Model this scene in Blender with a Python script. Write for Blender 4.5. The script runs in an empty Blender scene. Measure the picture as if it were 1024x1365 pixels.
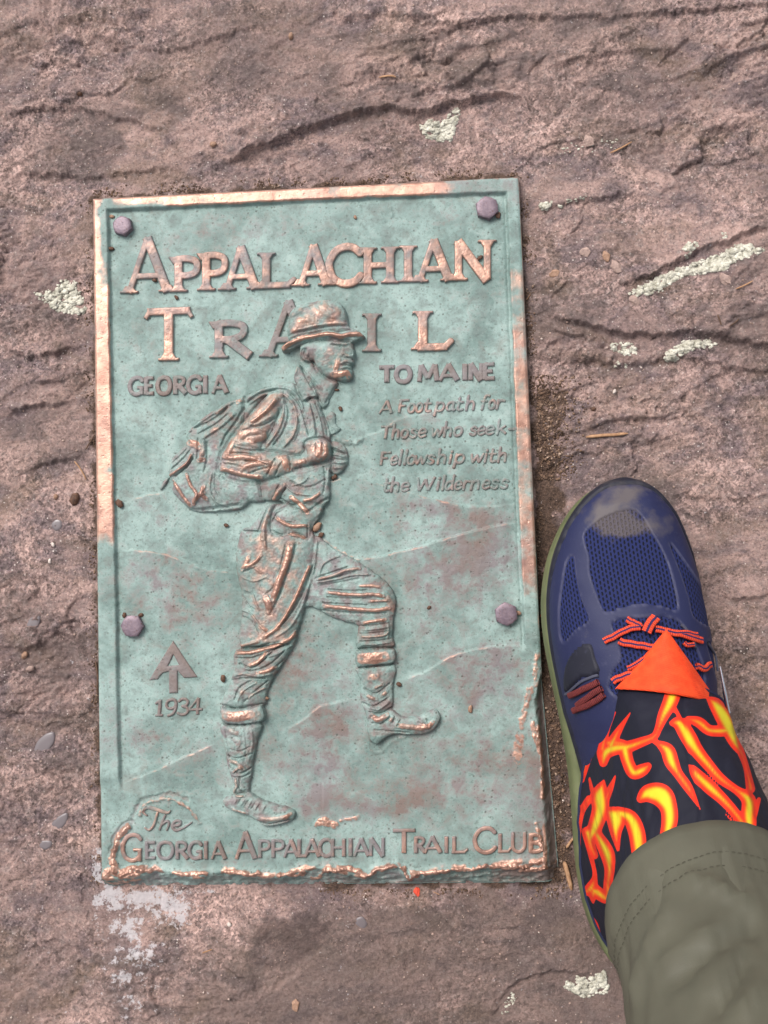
import bpy, math, random
import numpy as np
from mathutils import Vector
rng = np.random.default_rng(7)
random.seed(7)
S = bpy.context.scene
COL = S.collection
R = math.radians

# ------------------------------------------------------------------ camera
FPX, CX, CY = 1400.0, 512.0, 682.5
CAM_ROT = (0.073, 0.06482, -0.03161)
CAM_LOC = (0.08572, -0.04031, 0.65123)
cam = bpy.data.cameras.new('camera')
camo = bpy.data.objects.new('camera', cam)
COL.objects.link(camo)
camo.location = CAM_LOC
camo.rotation_mode = 'XYZ'
camo.rotation_euler = CAM_ROT
cam.sensor_fit = 'VERTICAL'
cam.sensor_height = 36.0
cam.lens = FPX / 1365.0 * 36.0
cam.clip_start = 0.01
cam.clip_end = 200.0
S.camera = camo

# ------------------------------------------------------------------ light: soft overcast daylight
SUN_EL, SUN_AZ = 52.0, 322.0      # sun high, a little beyond the far left corner of the plaque
w = bpy.data.worlds.new('World')
S.world = w
w.use_nodes = True
wn, wl = w.node_tree.nodes, w.node_tree.links
wn.clear()
sky = wn.new('ShaderNodeTexSky')
sky.sky_type = 'NISHITA'
sky.sun_disc = False
sky.sun_elevation = R(SUN_EL)
sky.sun_rotation = R(SUN_AZ)
sky.dust_density = 4.0
sky.air_density = 1.0
hs = wn.new('ShaderNodeHueSaturation')
hs.inputs['Saturation'].default_value = 0.22
bg = wn.new('ShaderNodeBackground')
bg.inputs['Strength'].default_value = 0.15
wo = wn.new('ShaderNodeOutputWorld')
wl.new(sky.outputs[0], hs.inputs['Color'])
wl.new(hs.outputs[0], bg.inputs['Color'])
wl.new(bg.outputs[0], wo.inputs['Surface'])
sun = bpy.data.lights.new('sun', 'SUN')
sun.energy = 1.8
sun.angle = R(26)
sun.color = (1.0, 0.94, 0.88)
suno = bpy.data.objects.new('sun', sun)
COL.objects.link(suno)
az = R(SUN_AZ)
to_sun = Vector((math.sin(az) * math.cos(R(SUN_EL)), math.cos(az) * math.cos(R(SUN_EL)), math.sin(R(SUN_EL))))
suno.rotation_euler = to_sun.to_track_quat('Z', 'Y').to_euler()
suno.location = (0, 0, 3)
S.view_settings.view_transform = 'Standard'
S.view_settings.look = 'None'
S.view_settings.gamma = 1.0
S.view_settings.exposure = 0.55

# ------------------------------------------------------------------ survey: photo pixels <-> places on level planes
def rotm(rx, ry, rz):
    cx, sx, cy, sy, cz, sz = math.cos(rx), math.sin(rx), math.cos(ry), math.sin(ry), math.cos(rz), math.sin(rz)
    X = np.array([[1, 0, 0], [0, cx, -sx], [0, sx, cx]])
    Y = np.array([[cy, 0, sy], [0, 1, 0], [-sy, 0, cy]])
    Z = np.array([[cz, -sz, 0], [sz, cz, 0], [0, 0, 1]])
    return Z @ Y @ X
RM = rotm(*CAM_ROT)
CL = np.array(CAM_LOC)
def proj(X):
    q = (np.asarray(X, float) - CL) @ RM
    return CX + FPX * q[..., 0] / -q[..., 2], CY - FPX * q[..., 1] / -q[..., 2]
def unproj(px, py, z=0.0):
    px = np.asarray(px, float); py = np.asarray(py, float)
    d = np.stack([(px - CX) / FPX, -(py - CY) / FPX, -np.ones_like(px)], -1) @ RM.T
    t = (z - CL[2]) / d[..., 2]
    return CL + d * t[..., None]

# ------------------------------------------------------------------ maths helpers
PERM = rng.permutation(256)
GANG = rng.random(256) * 2 * np.pi
GX, GY = np.cos(GANG), np.sin(GANG)
def perlin(x, y, seed=0):
    x = np.asarray(x, float) + seed * 17.31; y = np.asarray(y, float) + seed * 9.77
    xi = np.floor(x).astype(int); yi = np.floor(y).astype(int)
    xf = x - xi; yf = y - yi
    u = xf * xf * xf * (xf * (xf * 6 - 15) + 10); v = yf * yf * yf * (yf * (yf * 6 - 15) + 10)
    def g(i, j, dx, dy):
        h = PERM[(PERM[(xi + i) & 255] + yi + j) & 255]
        return GX[h] * dx + GY[h] * dy
    a = g(0, 0, xf, yf); b = g(1, 0, xf - 1, yf); c = g(0, 1, xf, yf - 1); d = g(1, 1, xf - 1, yf - 1)
    return ((a + u * (b - a)) * (1 - v) + (c + u * (d - c)) * v) * 1.5
def fbm(x, y, oct=4, seed=0, gain=.5):
    s = 0; a = 1.0
    for o in range(oct):
        s = s + a * perlin(x * 2 ** o, y * 2 ** o, seed + o * 3); a *= gain
    return s
def ridged(x, y, oct=4, seed=0):
    s = 0; a = 1.0
    for o in range(oct):
        s = s + a * (1 - 2 * np.abs(perlin(x * 2 ** o, y * 2 ** o, seed + o * 5))); a *= .5
    return s
def chips(x, y, size, seed, tilt=.5):
    """broken plates: random height and slope per irregular cell, plus distance to the crack"""
    r = np.random.default_rng(seed)
    N = 64
    jx, jy, hz, tx, ty = (r.random((N, N)) for _ in range(5))
    u, v = x / size, y / size
    iu, iv = np.floor(u).astype(int), np.floor(v).astype(int)
    b1 = np.full(u.shape, 9.0); b2 = np.full(u.shape, 9.0); h = np.zeros(u.shape)
    for di in (-1, 0, 1):
        for dj in (-1, 0, 1):
            a, b = (iu + di) % N, (iv + dj) % N
            dx = iu + di + jx[a, b] - u; dy = iv + dj + jy[a, b] - v
            d = dx * dx + dy * dy
            hh = hz[a, b] - .5 + ((tx[a, b] - .5) * dx + (ty[a, b] - .5) * dy) * tilt * 2
            n = d < b1
            b2 = np.where(n, b1, np.minimum(b2, d)); h = np.where(n, hh, h); b1 = np.where(n, d, b1)
    return h, np.sqrt(b2) - np.sqrt(b1)
def sst(a, b, x):
    t = np.clip((x - a) / (b - a), 0, 1)
    return t * t * (3 - 2 * t)
def K(ox, oy, s):
    def f(pts):
        return [(ox + p[0] / s, oy + p[1] / s) + tuple(q / s for q in p[2:3]) for p in pts]
    return f
def curve(pts, n=5, closed=False):
    P = np.array(pts, float)
    m = len(P)
    if m < 3 and not closed: 
        return P
    out = []
    rngi = range(m if closed else m - 1)
    for i in rngi:
        if closed:
            p0, p1, p2, p3 = P[(i - 1) % m], P[i], P[(i + 1) % m], P[(i + 2) % m]
        else:
            p0, p1, p2, p3 = P[max(i - 1, 0)], P[i], P[i + 1], P[min(i + 2, m - 1)]
        for k in range(n):
            t = k / n
            out.append(.5 * ((2 * p1) + (p2 - p0) * t + (2 * p0 - 5 * p1 + 4 * p2 - p3) * t * t + (3 * p1 - p0 - 3 * p2 + p3) * t ** 3))
    if not closed: out.append(P[-1])
    return np.array(out)
def seg_d(PX, PY, a, b):
    dx, dy = b[0] - a[0], b[1] - a[1]
    L = dx * dx + dy * dy + 1e-12
    t = np.clip(((PX - a[0]) * dx + (PY - a[1]) * dy) / L, 0, 1)
    return np.hypot(PX - a[0] - t * dx, PY - a[1] - t * dy), t
def line_d(PX, PY, pts):
    """distance to polyline; third column = half width -> returns (width - d); plus plain d"""
    pts = np.asarray(pts, float)
    best = np.full(PX.shape, 1e9)
    for a, b in zip(pts[:-1], pts[1:]):
        d, t = seg_d(PX, PY, a, b)
        if pts.shape[1] > 2: d = d - (a[2] + (b[2] - a[2]) * t)
        best = np.minimum(best, d)
    return best
def poly_sd(PX, PY, poly):
    """signed distance, + inside"""
    poly = np.asarray(poly, float)[:, :2]
    best = np.full(PX.shape, 1e9); ins = np.zeros(PX.shape, bool)
    n = len(poly)
    for i in range(n):
        a, b = poly[i], poly[(i + 1) % n]
        best = np.minimum(best, seg_d(PX, PY, a, b)[0])
        if a[1] != b[1]:
            c = ((a[1] > PY) != (b[1] > PY)) & (PX < (b[0] - a[0]) * (PY - a[1]) / (b[1] - a[1]) + a[0])
            ins ^= c
    return np.where(ins, best, -best)
def win(PX, PY, pts, m):
    """index window of a regular (row, col) pixel-ish grid around pts"""
    pts = np.asarray(pts, float)
    ok = (PX > pts[:, 0].min() - m) & (PX < pts[:, 0].max() + m) & (PY > pts[:, 1].min() - m) & (PY < pts[:, 1].max() + m)
    r = np.where(ok.any(1))[0]; c = np.where(ok.any(0))[0]
    if len(r) == 0 or len(c) == 0: return None
    return slice(r[0], r[-1] + 1), slice(c[0], c[-1] + 1)
def blur(A, r, n=3):
    for _ in range(n):
        for ax in (0, 1):
            P = np.concatenate([np.repeat(A.take([0], ax), r + 1, ax), A, np.repeat(A.take([-1], ax), r, ax)], ax)
            c = np.cumsum(P, ax)
            L = A.shape[ax]
            A = (c.take(range(2 * r + 1, 2 * r + 1 + L), ax) - c.take(range(0, L), ax)) / (2 * r + 1)
    return A

# ------------------------------------------------------------------ mesh helpers
def mesh_np(name, V, F, attrs=None, smooth=True, mat=None):
    me = bpy.data.meshes.new(name)
    V = np.ascontiguousarray(V, np.float32); F = np.ascontiguousarray(F, np.int32)
    k = F.shape[1]
    me.vertices.add(len(V)); me.vertices.foreach_set('co', V.ravel())
    me.loops.add(F.size); me.loops.foreach_set('vertex_index', F.ravel())
    me.polygons.add(len(F)); me.polygons.foreach_set('loop_start', np.arange(0, F.size, k, dtype=np.int32))
    me.polygons.foreach_set('loop_total', np.full(len(F), k, np.int32))
    me.polygons.foreach_set('use_smooth', np.full(len(F), smooth, bool))
    me.update(calc_edges=True)
    for kx, v in (attrs or {}).items():
        v = np.ascontiguousarray(v, np.float32)
        if v.ndim == 1:
            a = me.attributes.new(kx, 'FLOAT', 'POINT'); a.data.foreach_set('value', v)
        else:
            a = me.attributes.new(kx, 'FLOAT_VECTOR', 'POINT'); a.data.foreach_set('vector', v.ravel())
    me.validate()
    if mat: me.materials.append(mat)
    return me
def grid_faces(nr, nc, wrap=False):
    idx = np.arange(nr * nc).reshape(nr, nc)
    if wrap: idx = np.concatenate([idx, idx[:, :1]], 1)
    return np.stack([idx[:-1, :-1], idx[1:, :-1], idx[1:, 1:], idx[:-1, 1:]], -1).reshape(-1, 4)
def compact(V, F, attrs):
    used = np.zeros(len(V), bool); used[F.ravel()] = True
    m = np.cumsum(used) - 1
    return V[used], m[F], {k: v[used] for k, v in attrs.items()}
def grid_mesh(name, V, keep=None, attrs=None, mat=None, extraV=None, extraF=None, wrap=False):
    nr, nc = V.shape[:2]
    F = grid_faces(nr, nc, wrap)
    if keep is not None: F = F[keep.ravel()]
    V2 = V.reshape(-1, 3)
    at = {k: (v.reshape(-1) if v.ndim == 2 else v.reshape(-1, 3)) for k, v in (attrs or {}).items()}
    V2, F, at = compact(V2, F, at)
    return mesh_np(name, V2, F, at, True, mat)
def obj(name, me, parent=None):
    o = bpy.data.objects.new(name, me); COL.objects.link(o)
    if parent is not None: o.parent = parent
    return o
def empty(name, loc=(0, 0, 0)):
    o = bpy.data.objects.new(name, None); COL.objects.link(o); o.location = loc
    o.empty_display_size = .02
    return o
def tag(o, label=None, cat=None, group=None, kind=None):
    if label: o['label'] = label
    if cat: o['category'] = cat
    if group: o['group'] = group
    if kind: o['kind'] = kind
    return o

# ------------------------------------------------------------------ node helpers
class NT:
    def __init__(s, name):
        s.m = bpy.data.materials.new(name); s.m.use_nodes = True
        s.t = s.m.node_tree; s.n = s.t.nodes; s.l = s.t.links
        s.b = s.n['Principled BSDF']
    def link(s, a, b): s.l.new(a, b)
    def set(s, inp, v):
        if hasattr(v, 'is_output') or isinstance(v, bpy.types.NodeSocket): s.l.new(v, inp)
        else: inp.default_value = v
    def attr(s, name, vec=False):
        n = s.n.new('ShaderNodeAttribute'); n.attribute_name = name
        return n.outputs['Vector' if vec else 'Fac']
    def coord(s): return s.n.new('ShaderNodeTexCoord').outputs['Object']
    def noise(s, vec, scale, detail=4, rough=.55, dist=0):
        n = s.n.new('ShaderNodeTexNoise'); s.set(n.inputs['Vector'], vec)
        n.inputs['Scale'].default_value = scale; n.inputs['Detail'].default_value = detail
        n.inputs['Roughness'].default_value = rough; n.inputs['Distortion'].default_value = dist
        return n.outputs['Fac']
    def voro(s, vec, scale, feat='F1', out='Distance'):
        n = s.n.new('ShaderNodeTexVoronoi'); n.feature = feat; s.set(n.inputs['Vector'], vec)
        n.inputs['Scale'].default_value = scale
        return n.outputs[out]
    def ramp(s, f, stops, interp='LINEAR'):
        n = s.n.new('ShaderNodeValToRGB'); s.set(n.inputs[0], f); cr = n.color_ramp; cr.interpolation = interp
        while len(cr.elements) > 1: cr.elements.remove(cr.elements[-1])
        for i, (p, c) in enumerate(stops):
            e = cr.elements[0] if i == 0 else cr.elements.new(p)
            e.position = p
            e.color = (c, c, c, 1) if isinstance(c, (int, float)) else (*c, 1)
        return n.outputs[0]
    def mix(s, f, a, b, mode='MIX'):
        n = s.n.new('ShaderNodeMix'); n.data_type = 'RGBA'; n.blend_type = mode
        s.set(n.inputs[0], f)
        for i, v in ((6, a), (7, b)):
            if isinstance(v, tuple): v = (*v, 1)[:4]
            s.set(n.inputs[i], v)
        return n.outputs[2]
    def math(s, op, a, b=0.0, c=None, clamp=False):
        n = s.n.new('ShaderNodeMath'); n.operation = op; n.use_clamp = clamp
        s.set(n.inputs[0], a); s.set(n.inputs[1], b)
        if c is not None: s.set(n.inputs[2], c)
        return n.outputs[0]
    def bump(s, h, strength, dist, normal=None):
        n = s.n.new('ShaderNodeBump'); s.set(n.inputs['Height'], h)
        n.inputs['Strength'].default_value = strength; n.inputs['Distance'].default_value = dist
        if normal is not None: s.l.new(normal, n.inputs['Normal'])
        return n.outputs[0]
    def mapping(s, vec, scale=(1, 1, 1), rot=(0, 0, 0)):
        n = s.n.new('ShaderNodeMapping'); s.set(n.inputs['Vector'], vec)
        n.inputs['Scale'].default_value = scale; n.inputs['Rotation'].default_value = rot
        return n.outputs[0]
    def out(s, color=None, rough=None, metal=None, normal=None, spec=None):
        if color is not None: s.set(s.b.inputs['Base Color'], (*color, 1) if isinstance(color, tuple) and len(color) == 3 else color)
        if rough is not None: s.set(s.b.inputs['Roughness'], rough)
        if metal is not None: s.set(s.b.inputs['Metallic'], metal)
        if normal is not None: s.l.new(normal, s.b.inputs['Normal'])
        if spec is not None: s.set(s.b.inputs['Specular IOR Level'], spec)
        return s.m
def srgb(r, g, b):
    f = lambda c: (c / 255 / 12.92) if c / 255 <= .04045 else ((c / 255 + .055) / 1.055) ** 2.4
    return (f(r), f(g), f(b))
# ================================================================== ROCK
PLQ = [(124, 265), (691, 236), (722, 905), (732, 1010), (747, 1180), (135, 1185)]
SHOE_FP = [(828, 648), (765, 672), (735, 740), (724, 800), (730, 870), (752, 960), (764, 1060), (770, 1180), (800, 1262), (860, 1310),
           (935, 1300), (970, 1220), (978, 1100), (975, 950), (955, 800), (912, 700), (870, 656)]
def rock_material():
    t = NT('weathered_sandstone')
    co = t.coord()
    mp = t.mapping(co, (1, 1.6, 1.5), (0, 0, R(-14)))
    n1 = t.noise(mp, 7, 7, .62, .6)
    n2 = t.noise(mp, 30, 8, .70, .5)
    n3 = t.noise(co, 190, 5, .7)
    n4 = t.noise(co, 700, 3, .7)
    n5 = t.noise(mp, 17, 4, .6, .8)
    c = t.mix(t.ramp(n1, [(.36, 0), (.62, 1)]), srgb(120, 100, 96), srgb(180, 150, 141))
    c = t.mix(t.math('MULTIPLY', t.ramp(n2, [(.46, 0), (.60, 1)]), .9), c, srgb(104, 89, 91))
    c = t.mix(t.math('MULTIPLY', t.ramp(n5, [(.52, 0), (.68, 1)]), .6), c, srgb(102, 84, 66))
    c = t.mix(t.math('MULTIPLY', t.ramp(t.noise(mp, 23, 5, .65, .5), [(.55, 0), (.7, 1)]), .55), c, srgb(166, 138, 128))
    c = t.mix(t.ramp(n3, [(.50, 0), (.72, .75)]), c, srgb(138, 124, 120))
    c = t.mix(t.ramp(n3, [(.26, .85), (.42, 0)]), c, srgb(54, 44, 40))
    c = t.mix(t.ramp(n4, [(.30, .7), (.46, 0)]), c, srgb(58, 48, 44))
    c = t.mix(t.ramp(n4, [(.58, 0), (.74, .8)]), c, srgb(176, 158, 150))
    # sand grains, each with its own shade
    gm = t.ramp(t.noise(mp, 13, 6, .65, .7), [(.42, .22), (.58, .95)])
    for sc_, am in ((340, .34), (820, .42)):
        g = t.voro(co, sc_, 'F1', 'Color')
        k = t.ramp(g, [(.1, 1 - am * 1.25), (.5, 1.0), (.9, 1 + am)])
        c = t.mix(gm, c, k, 'MULTIPLY')
    # quartz and mica grains
    vc = t.voro(co, 620, 'F1', 'Color'); vd = t.voro(co, 620)
    grain = t.math('MULTIPLY', t.ramp(t.math('MULTIPLY', vc, 1.0), [(.80, 0), (.86, 1)]), t.ramp(vd, [(.22, 1), (.36, 0)]))
    grain = t.math('MULTIPLY', grain, t.ramp(n2, [(.38, 0), (.6, 1)]))
    c = t.mix(t.math('MULTIPLY', grain, .75), c, srgb(226, 214, 206))
    # a darker grey-brown bed of the rock, with the person's soft shade painted in
    bed_shade = t.ramp(t.math('ADD', t.attr('bed_shade'), t.math('MULTIPLY', t.math('SUBTRACT', n2, .5), .8)), [(.35, 0), (.65, 1)])
    c = t.mix(t.math('MULTIPLY', bed_shade, .62), c, t.mix(n3, srgb(72, 60, 56), srgb(112, 97, 90)))
    # soil washed against the plaque and into the hollows beside it, deepened as shade towards the shoe
    soil = t.attr('soil')
    sm = t.ramp(t.math('ADD', soil, t.math('MULTIPLY', t.math('SUBTRACT', n3, .5), .9)), [(.4, 0), (.62, 1)])
    sc = t.mix(t.ramp(n4, [(.35, 0), (.65, 1)]), srgb(52, 39, 32), srgb(98, 76, 62))
    c = t.mix(t.math('MULTIPLY', sm, .92), c, sc)
    # lime bloom
    st = t.attr('bloom')
    stm = t.ramp(t.math('ADD', st, t.math('MULTIPLY', t.math('SUBTRACT', t.noise(co, 170, 7, .75), .5), 3.4)), [(.50, 0), (.68, 1)])
    c = t.mix(t.math('MULTIPLY', stm, .85), c, srgb(192, 186, 188))
    wet = t.attr('wet')
    wm = t.ramp(wet, [(.35, 0), (.6, 1)])
    c = t.mix(t.math('MULTIPLY', wm, .55), c, srgb(66, 52, 50))
    b = t.bump(t.noise(co, 260, 6, .75), .9, .0026)
    b = t.bump(t.noise(co, 1100, 4, .7), .6, .0007, b)
    rg = t.mix(wm, (.78, .78, .78), (.42, .42, .42))
    return t.out(c, rg, 0.0, b, .35)
M_ROCK = rock_material()

LEDGES = [  # polyline (photo pixels, left to right), drop in mm, reach in mm above the lip
    ([(285, 225), (340, 205), (385, 186), (420, 172), (470, 156), (520, 150), (560, 158), (600, 144), (650, 133), (700, 130)], 4.8, 45),
    ([(0, 165), (60, 148), (120, 150), (175, 165), (230, 180)], 2.5, 25),
    ([(0, 240), (60, 232), (110, 238), (170, 232), (240, 225)], 2.5, 22),
    ([(60, 70), (140, 60), (220, 75), (300, 55), (370, 40)], 1.8, 22),
    ([(440, 40), (520, 30), (600, 45), (700, 30), (800, 34), (900, 28), (1040, 20)], 2.5, 28),
    ([(715, 100), (790, 82), (860, 74), (930, 80)], 2.0, 20),
    ([(700, 292), (745, 275), (790, 268), (860, 262)], 2.5, 20),
    ([(815, 388), (860, 372), (910, 349), (960, 326), (1040, 300)], 3.6, 35),
    ([(722, 425), (760, 432), (800, 442), (840, 448), (880, 452), (930, 447), (980, 458), (1050, 470)], 4.2, 35),
    ([(745, 478), (830, 488), (900, 478), (960, 490), (1050, 500)], 2.5, 18),
    ([(0, 460), (40, 478), (80, 470), (120, 455)], 4.0, 30),
    ([(0, 560), (40, 545), (80, 540), (120, 530)], 3.0, 25),
    ([(20, 640), (60, 620), (100, 612), (125, 600)], 2.5, 25),
    ([(5, 1010), (35, 950), (70, 925), (118, 940)], -3.0, 25),
    ([(0, 1160), (40, 1120), (85, 1080), (120, 1050)], -2.5, 30),
    ([(278, 1262), (300, 1285), (335, 1315), (350, 1365), (360, 1400)], 2.6, 30),
    ([(335, 1310), (365, 1318), (395, 1300), (420, 1280)], -2.0, 15),
    ([(660, 1345), (690, 1310), (730, 1298), (800, 1300)], 2.4, 25),
    ([(860, 690), (900, 660), (960, 668), (1040, 660)], 1.6, 18),
    ([(925, 745), (955, 790), (990, 800), (1040, 790)], 2.6, 22),
]
def rock_h(X, Y):
    """height in mm; X, Y in metres"""
    px, py = proj(np.stack([X, Y, np.full_like(X, -.008)], -1))
    x, y = X * 1000, Y * 1000
    ca, sa = math.cos(R(13)), math.sin(R(13))
    a = x * ca + y * sa; b = -x * sa + y * ca
    rough = .28 + .60 * sst(-.15, .35, fbm(x / 140, y / 110, 2, 31)) 
    smooth_zone = sst(540, 620, py) * sst(690, 760, px) * .55 + sst(1150, 1230, py) * .35
    rough = rough * (1 - smooth_zone)
    h = 4.0 * fbm(x / 170, y / 130, 3, 1)
    bw = b + 16 * fbm(a / 110, b / 55, 3, 5) + 5 * fbm(a / 30, b / 16, 3, 9)
    q = bw / 24; f = q - np.floor(q)
    m1 = sst(.0, .5, fbm(a / 90, b / 40, 2, 12) + .12)
    h += rough * m1 * 3.4 * (sst(0, .13, f) - f + .43)
    q = bw / 7.5 + .3 * fbm(a / 14, b / 9, 2, 15); f = q - np.floor(q)
    m2 = sst(-.1, .4, fbm(a / 40, b / 25, 2, 18))
    h += rough * m2 * .6 * (sst(0, .2, f) - f + .4)
    h += rough * 1.0 * (ridged(a / 40, b / 26, 4, 21) - .7)
    wx_, wy_ = a + 7 * fbm(x / 22, y / 22, 3, 22), b * 1.5 + 7 * fbm(x / 22, y / 22, 3, 23)
    c1, e1 = chips(wx_, wy_, 34, 501, 1.1)
    m3 = sst(-.25, .25, fbm(x / 80, y / 70, 2, 24))
    h += rough * m3 * 4.6 * c1
    wx_, wy_ = a + 3 * fbm(x / 8, y / 8, 3, 26), b * 1.35 + 3 * fbm(x / 8, y / 8, 3, 27)
    c2, e2 = chips(wx_, wy_, 11, 502, 1.0)
    h += rough * (.35 + .65 * m1) * 1.9 * c2
    c3, e3 = chips(x + 1.2 * fbm(x / 3, y / 3, 2, 29), y + 1.2 * fbm(x / 3, y / 3, 2, 30), 3.8, 503, 1.0)
    h += (.25 + .5 * rough) * .75 * c3
    h += rough * .8 * fbm(a / 8, b / 6, 4, 25, .6)
    h += (.2 + .3 * rough) * fbm(x / 3.6, y / 3.0, 2, 28, .7)
    # pits
    p = perlin(a / 6, b / 4, 41)
    h -= rough * 1.4 * sst(.42, .75, p)
    for pts, drop, reach in LEDGES:
        c = curve(pts, 4)
        wpx = (px > c[:, 0].min() - 130) & (px < c[:, 0].max() + 130) & (py > c[:, 1].min() - 150) & (py < c[:, 1].max() + 60)
        if not wpx.any(): continue
        xx, yy = px[wpx], py[wpx]
        yl = np.interp(xx, c[:, 0], c[:, 1]) if c[0, 0] < c[-1, 0] else np.interp(xx, c[::-1, 0], c[::-1, 1])
        nz = 4.5 * perlin(xx / 16, yy / 40, 51) + 2.2 * perlin(xx / 6, yy / 12, 52)
        sd = (yl + nz - yy) * .46                    # mm, + above the lip
        ends = np.clip(np.minimum(xx - c[:, 0].min(), c[:, 0].max() - xx) / 45, -1.2, 1)
        ends = sst(-.3, 1, ends)
        up = np.exp(-np.clip(sd, 0, None) / reach)
        h[wpx] += drop * ends * (sst(-1.3, 1.6, sd) * up - .35 * np.exp(-np.clip(-sd, 0, None) / 9) * (sd <= 1))
    # rises gently towards the far side, falls away to the right of the plaque
    base = -8.5 + 9 * sst(240, -40, py) + 4 * sst(700, 1000, px) * sst(600, 250, py) + 3 * sst(100, -60, px)
    h = h + base
    sd = poly_sd(px, py, PLQ)
    wv = np.exp(-np.clip(-sd, 0, None) / 26.0)
    wv = np.where(sd > 0, 1, wv)
    low = -8.0 - 3.5 * sst(680, 720, px) * sst(380, 520, py) - 3.0 * sst(1150, 1190, py) + .6 * fbm(x / 6, y / 6, 3, 61)
    h = h * (1 - wv * .92) + low * wv * .92
    ss = poly_sd(px, py, SHOE_FP)
    ws = sst(-45, 4, ss)
    h = h * (1 - ws) + (-13.0 + .3 * fbm(x / 9, y / 9, 2, 63)) * ws
    return h, px, py, sd, ss
def axis(lo, hi, step, far):
    core = np.arange(lo, hi + step / 2, step)
    out = []; d = step; p = hi
    while p < far:
        d *= 1.13; p = p + d; out.append(p)
    out2 = []; d = step; p = lo
    while p > -far:
        d *= 1.13; p = p - d; out2.append(p)
    return np.concatenate([out2[::-1], core, out])
gx = axis(-.205, .315, .00088, 6.0)
gy = axis(-.395, .325, .00088, 6.0)
RX, RY = np.meshgrid(gx, gy)
RH, RPX, RPY, RSD, RSS = rock_h(RX, RY)
RZ = RH / 1000
n_s = fbm(RX * 1000 / 14, RY * 1000 / 14, 3, 71)
soil = np.exp(-np.clip(-RSD, 0, None) / 10.0) * (.62 + .5 * n_s)
soil *= np.where((RPX < 420) & (RPY > 1170), .35, 1)
strip = sst(706, 722, RPX) * sst(900, 800, RPX) * sst(490, 560, RPY) * sst(1210, 1170, RPY)  # soil strip that also paints the shade between plaque and shoe
soil = np.maximum(soil, strip * (.95 * sst(150, 10, RPX - 715) + .5 * n_s) * sst(-80, -5, RSD))
soil = np.maximum(soil, .75 * np.exp(-((RPX - 728) / 34) ** 2 - ((RPY - 560) / 60) ** 2) + .3 * n_s * np.exp(-((RPX - 728) / 60) ** 2 - ((RPY - 560) / 80) ** 2))
bloom = np.zeros_like(RX)
for (bx, by, sx, sy, v) in [(150, 1196, 28, 20, 1.0), (195, 1200, 56, 18, .95), (235, 1212, 30, 18, .62), (165, 1238, 42, 26, .66), (180, 1268, 38, 34, .58),
                            (235, 1226, 28, 18, .68), (165, 1305, 38, 36, .58), (172, 1338, 36, 26, .52), (130, 1160, 8, 34, .7), (270, 1190, 40, 4, .5)]:
    bloom = np.maximum(bloom, v * np.exp(-((RPX - bx) / sx) ** 2 - ((RPY - by) / sy) ** 2))
wet = np.zeros_like(RX)
for (bx, by, sx, sy) in [(385, 1250, 46, 40)]:
    wet = np.maximum(wet, np.exp(-((RPX - bx) / sx) ** 2 - ((RPY - by) / sy) ** 2) + .7 * fbm(RX * 60, RY * 60, 4, 77) * np.exp(-((RPX - bx) / sx / 1.5) ** 2 - ((RPY - by) / sy / 1.5) ** 2))
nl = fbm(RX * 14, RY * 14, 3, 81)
bed_shade = sst(250, 330, RPX + 60 * nl) * sst(1180, 1230, RPY + 30 * nl) * .62 + .5 * sst(.05, .35, fbm(RX * 9, RY * 12, 3, 83)) + .35 * sst(700, 740, RPX) * sst(420, 560, RPY) * sst(760, 730, RPX)  # grey-brown beds, plus painted shade on the near rock and beside the plaque
inside = (RSD > 9)
keep = ~(inside[:-1, :-1] & inside[1:, :-1] & inside[1:, 1:] & inside[:-1, 1:])
RV = np.stack([RX, RY, RZ], -1)
rock = obj('ground', grid_mesh('ground', RV, keep, dict(soil=soil, bloom=bloom, wet=wet, bed_shade=bed_shade), M_ROCK))
tag(rock, 'pinkish brown weathered layered bedrock around the plaque', kind='structure')
def rock_z(x, y):
    i = np.clip(np.searchsorted(gx, x) - 1, 0, len(gx) - 2); j = np.clip(np.searchsorted(gy, y) - 1, 0, len(gy) - 2)
    u = (x - gx[i]) / (gx[i + 1] - gx[i]); v = (y - gy[j]) / (gy[j + 1] - gy[j])
    return (RZ[j, i] * (1 - u) + RZ[j, i + 1] * u) * (1 - v) + (RZ[j + 1, i] * (1 - u) + RZ[j + 1, i + 1] * u) * v
def on_rock(px, py):
    z = -.008
    for _ in range(4):
        p = unproj(px, py, z); z = float(rock_z(p[0], p[1]))
    return np.array([p[0], p[1], z])
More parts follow.
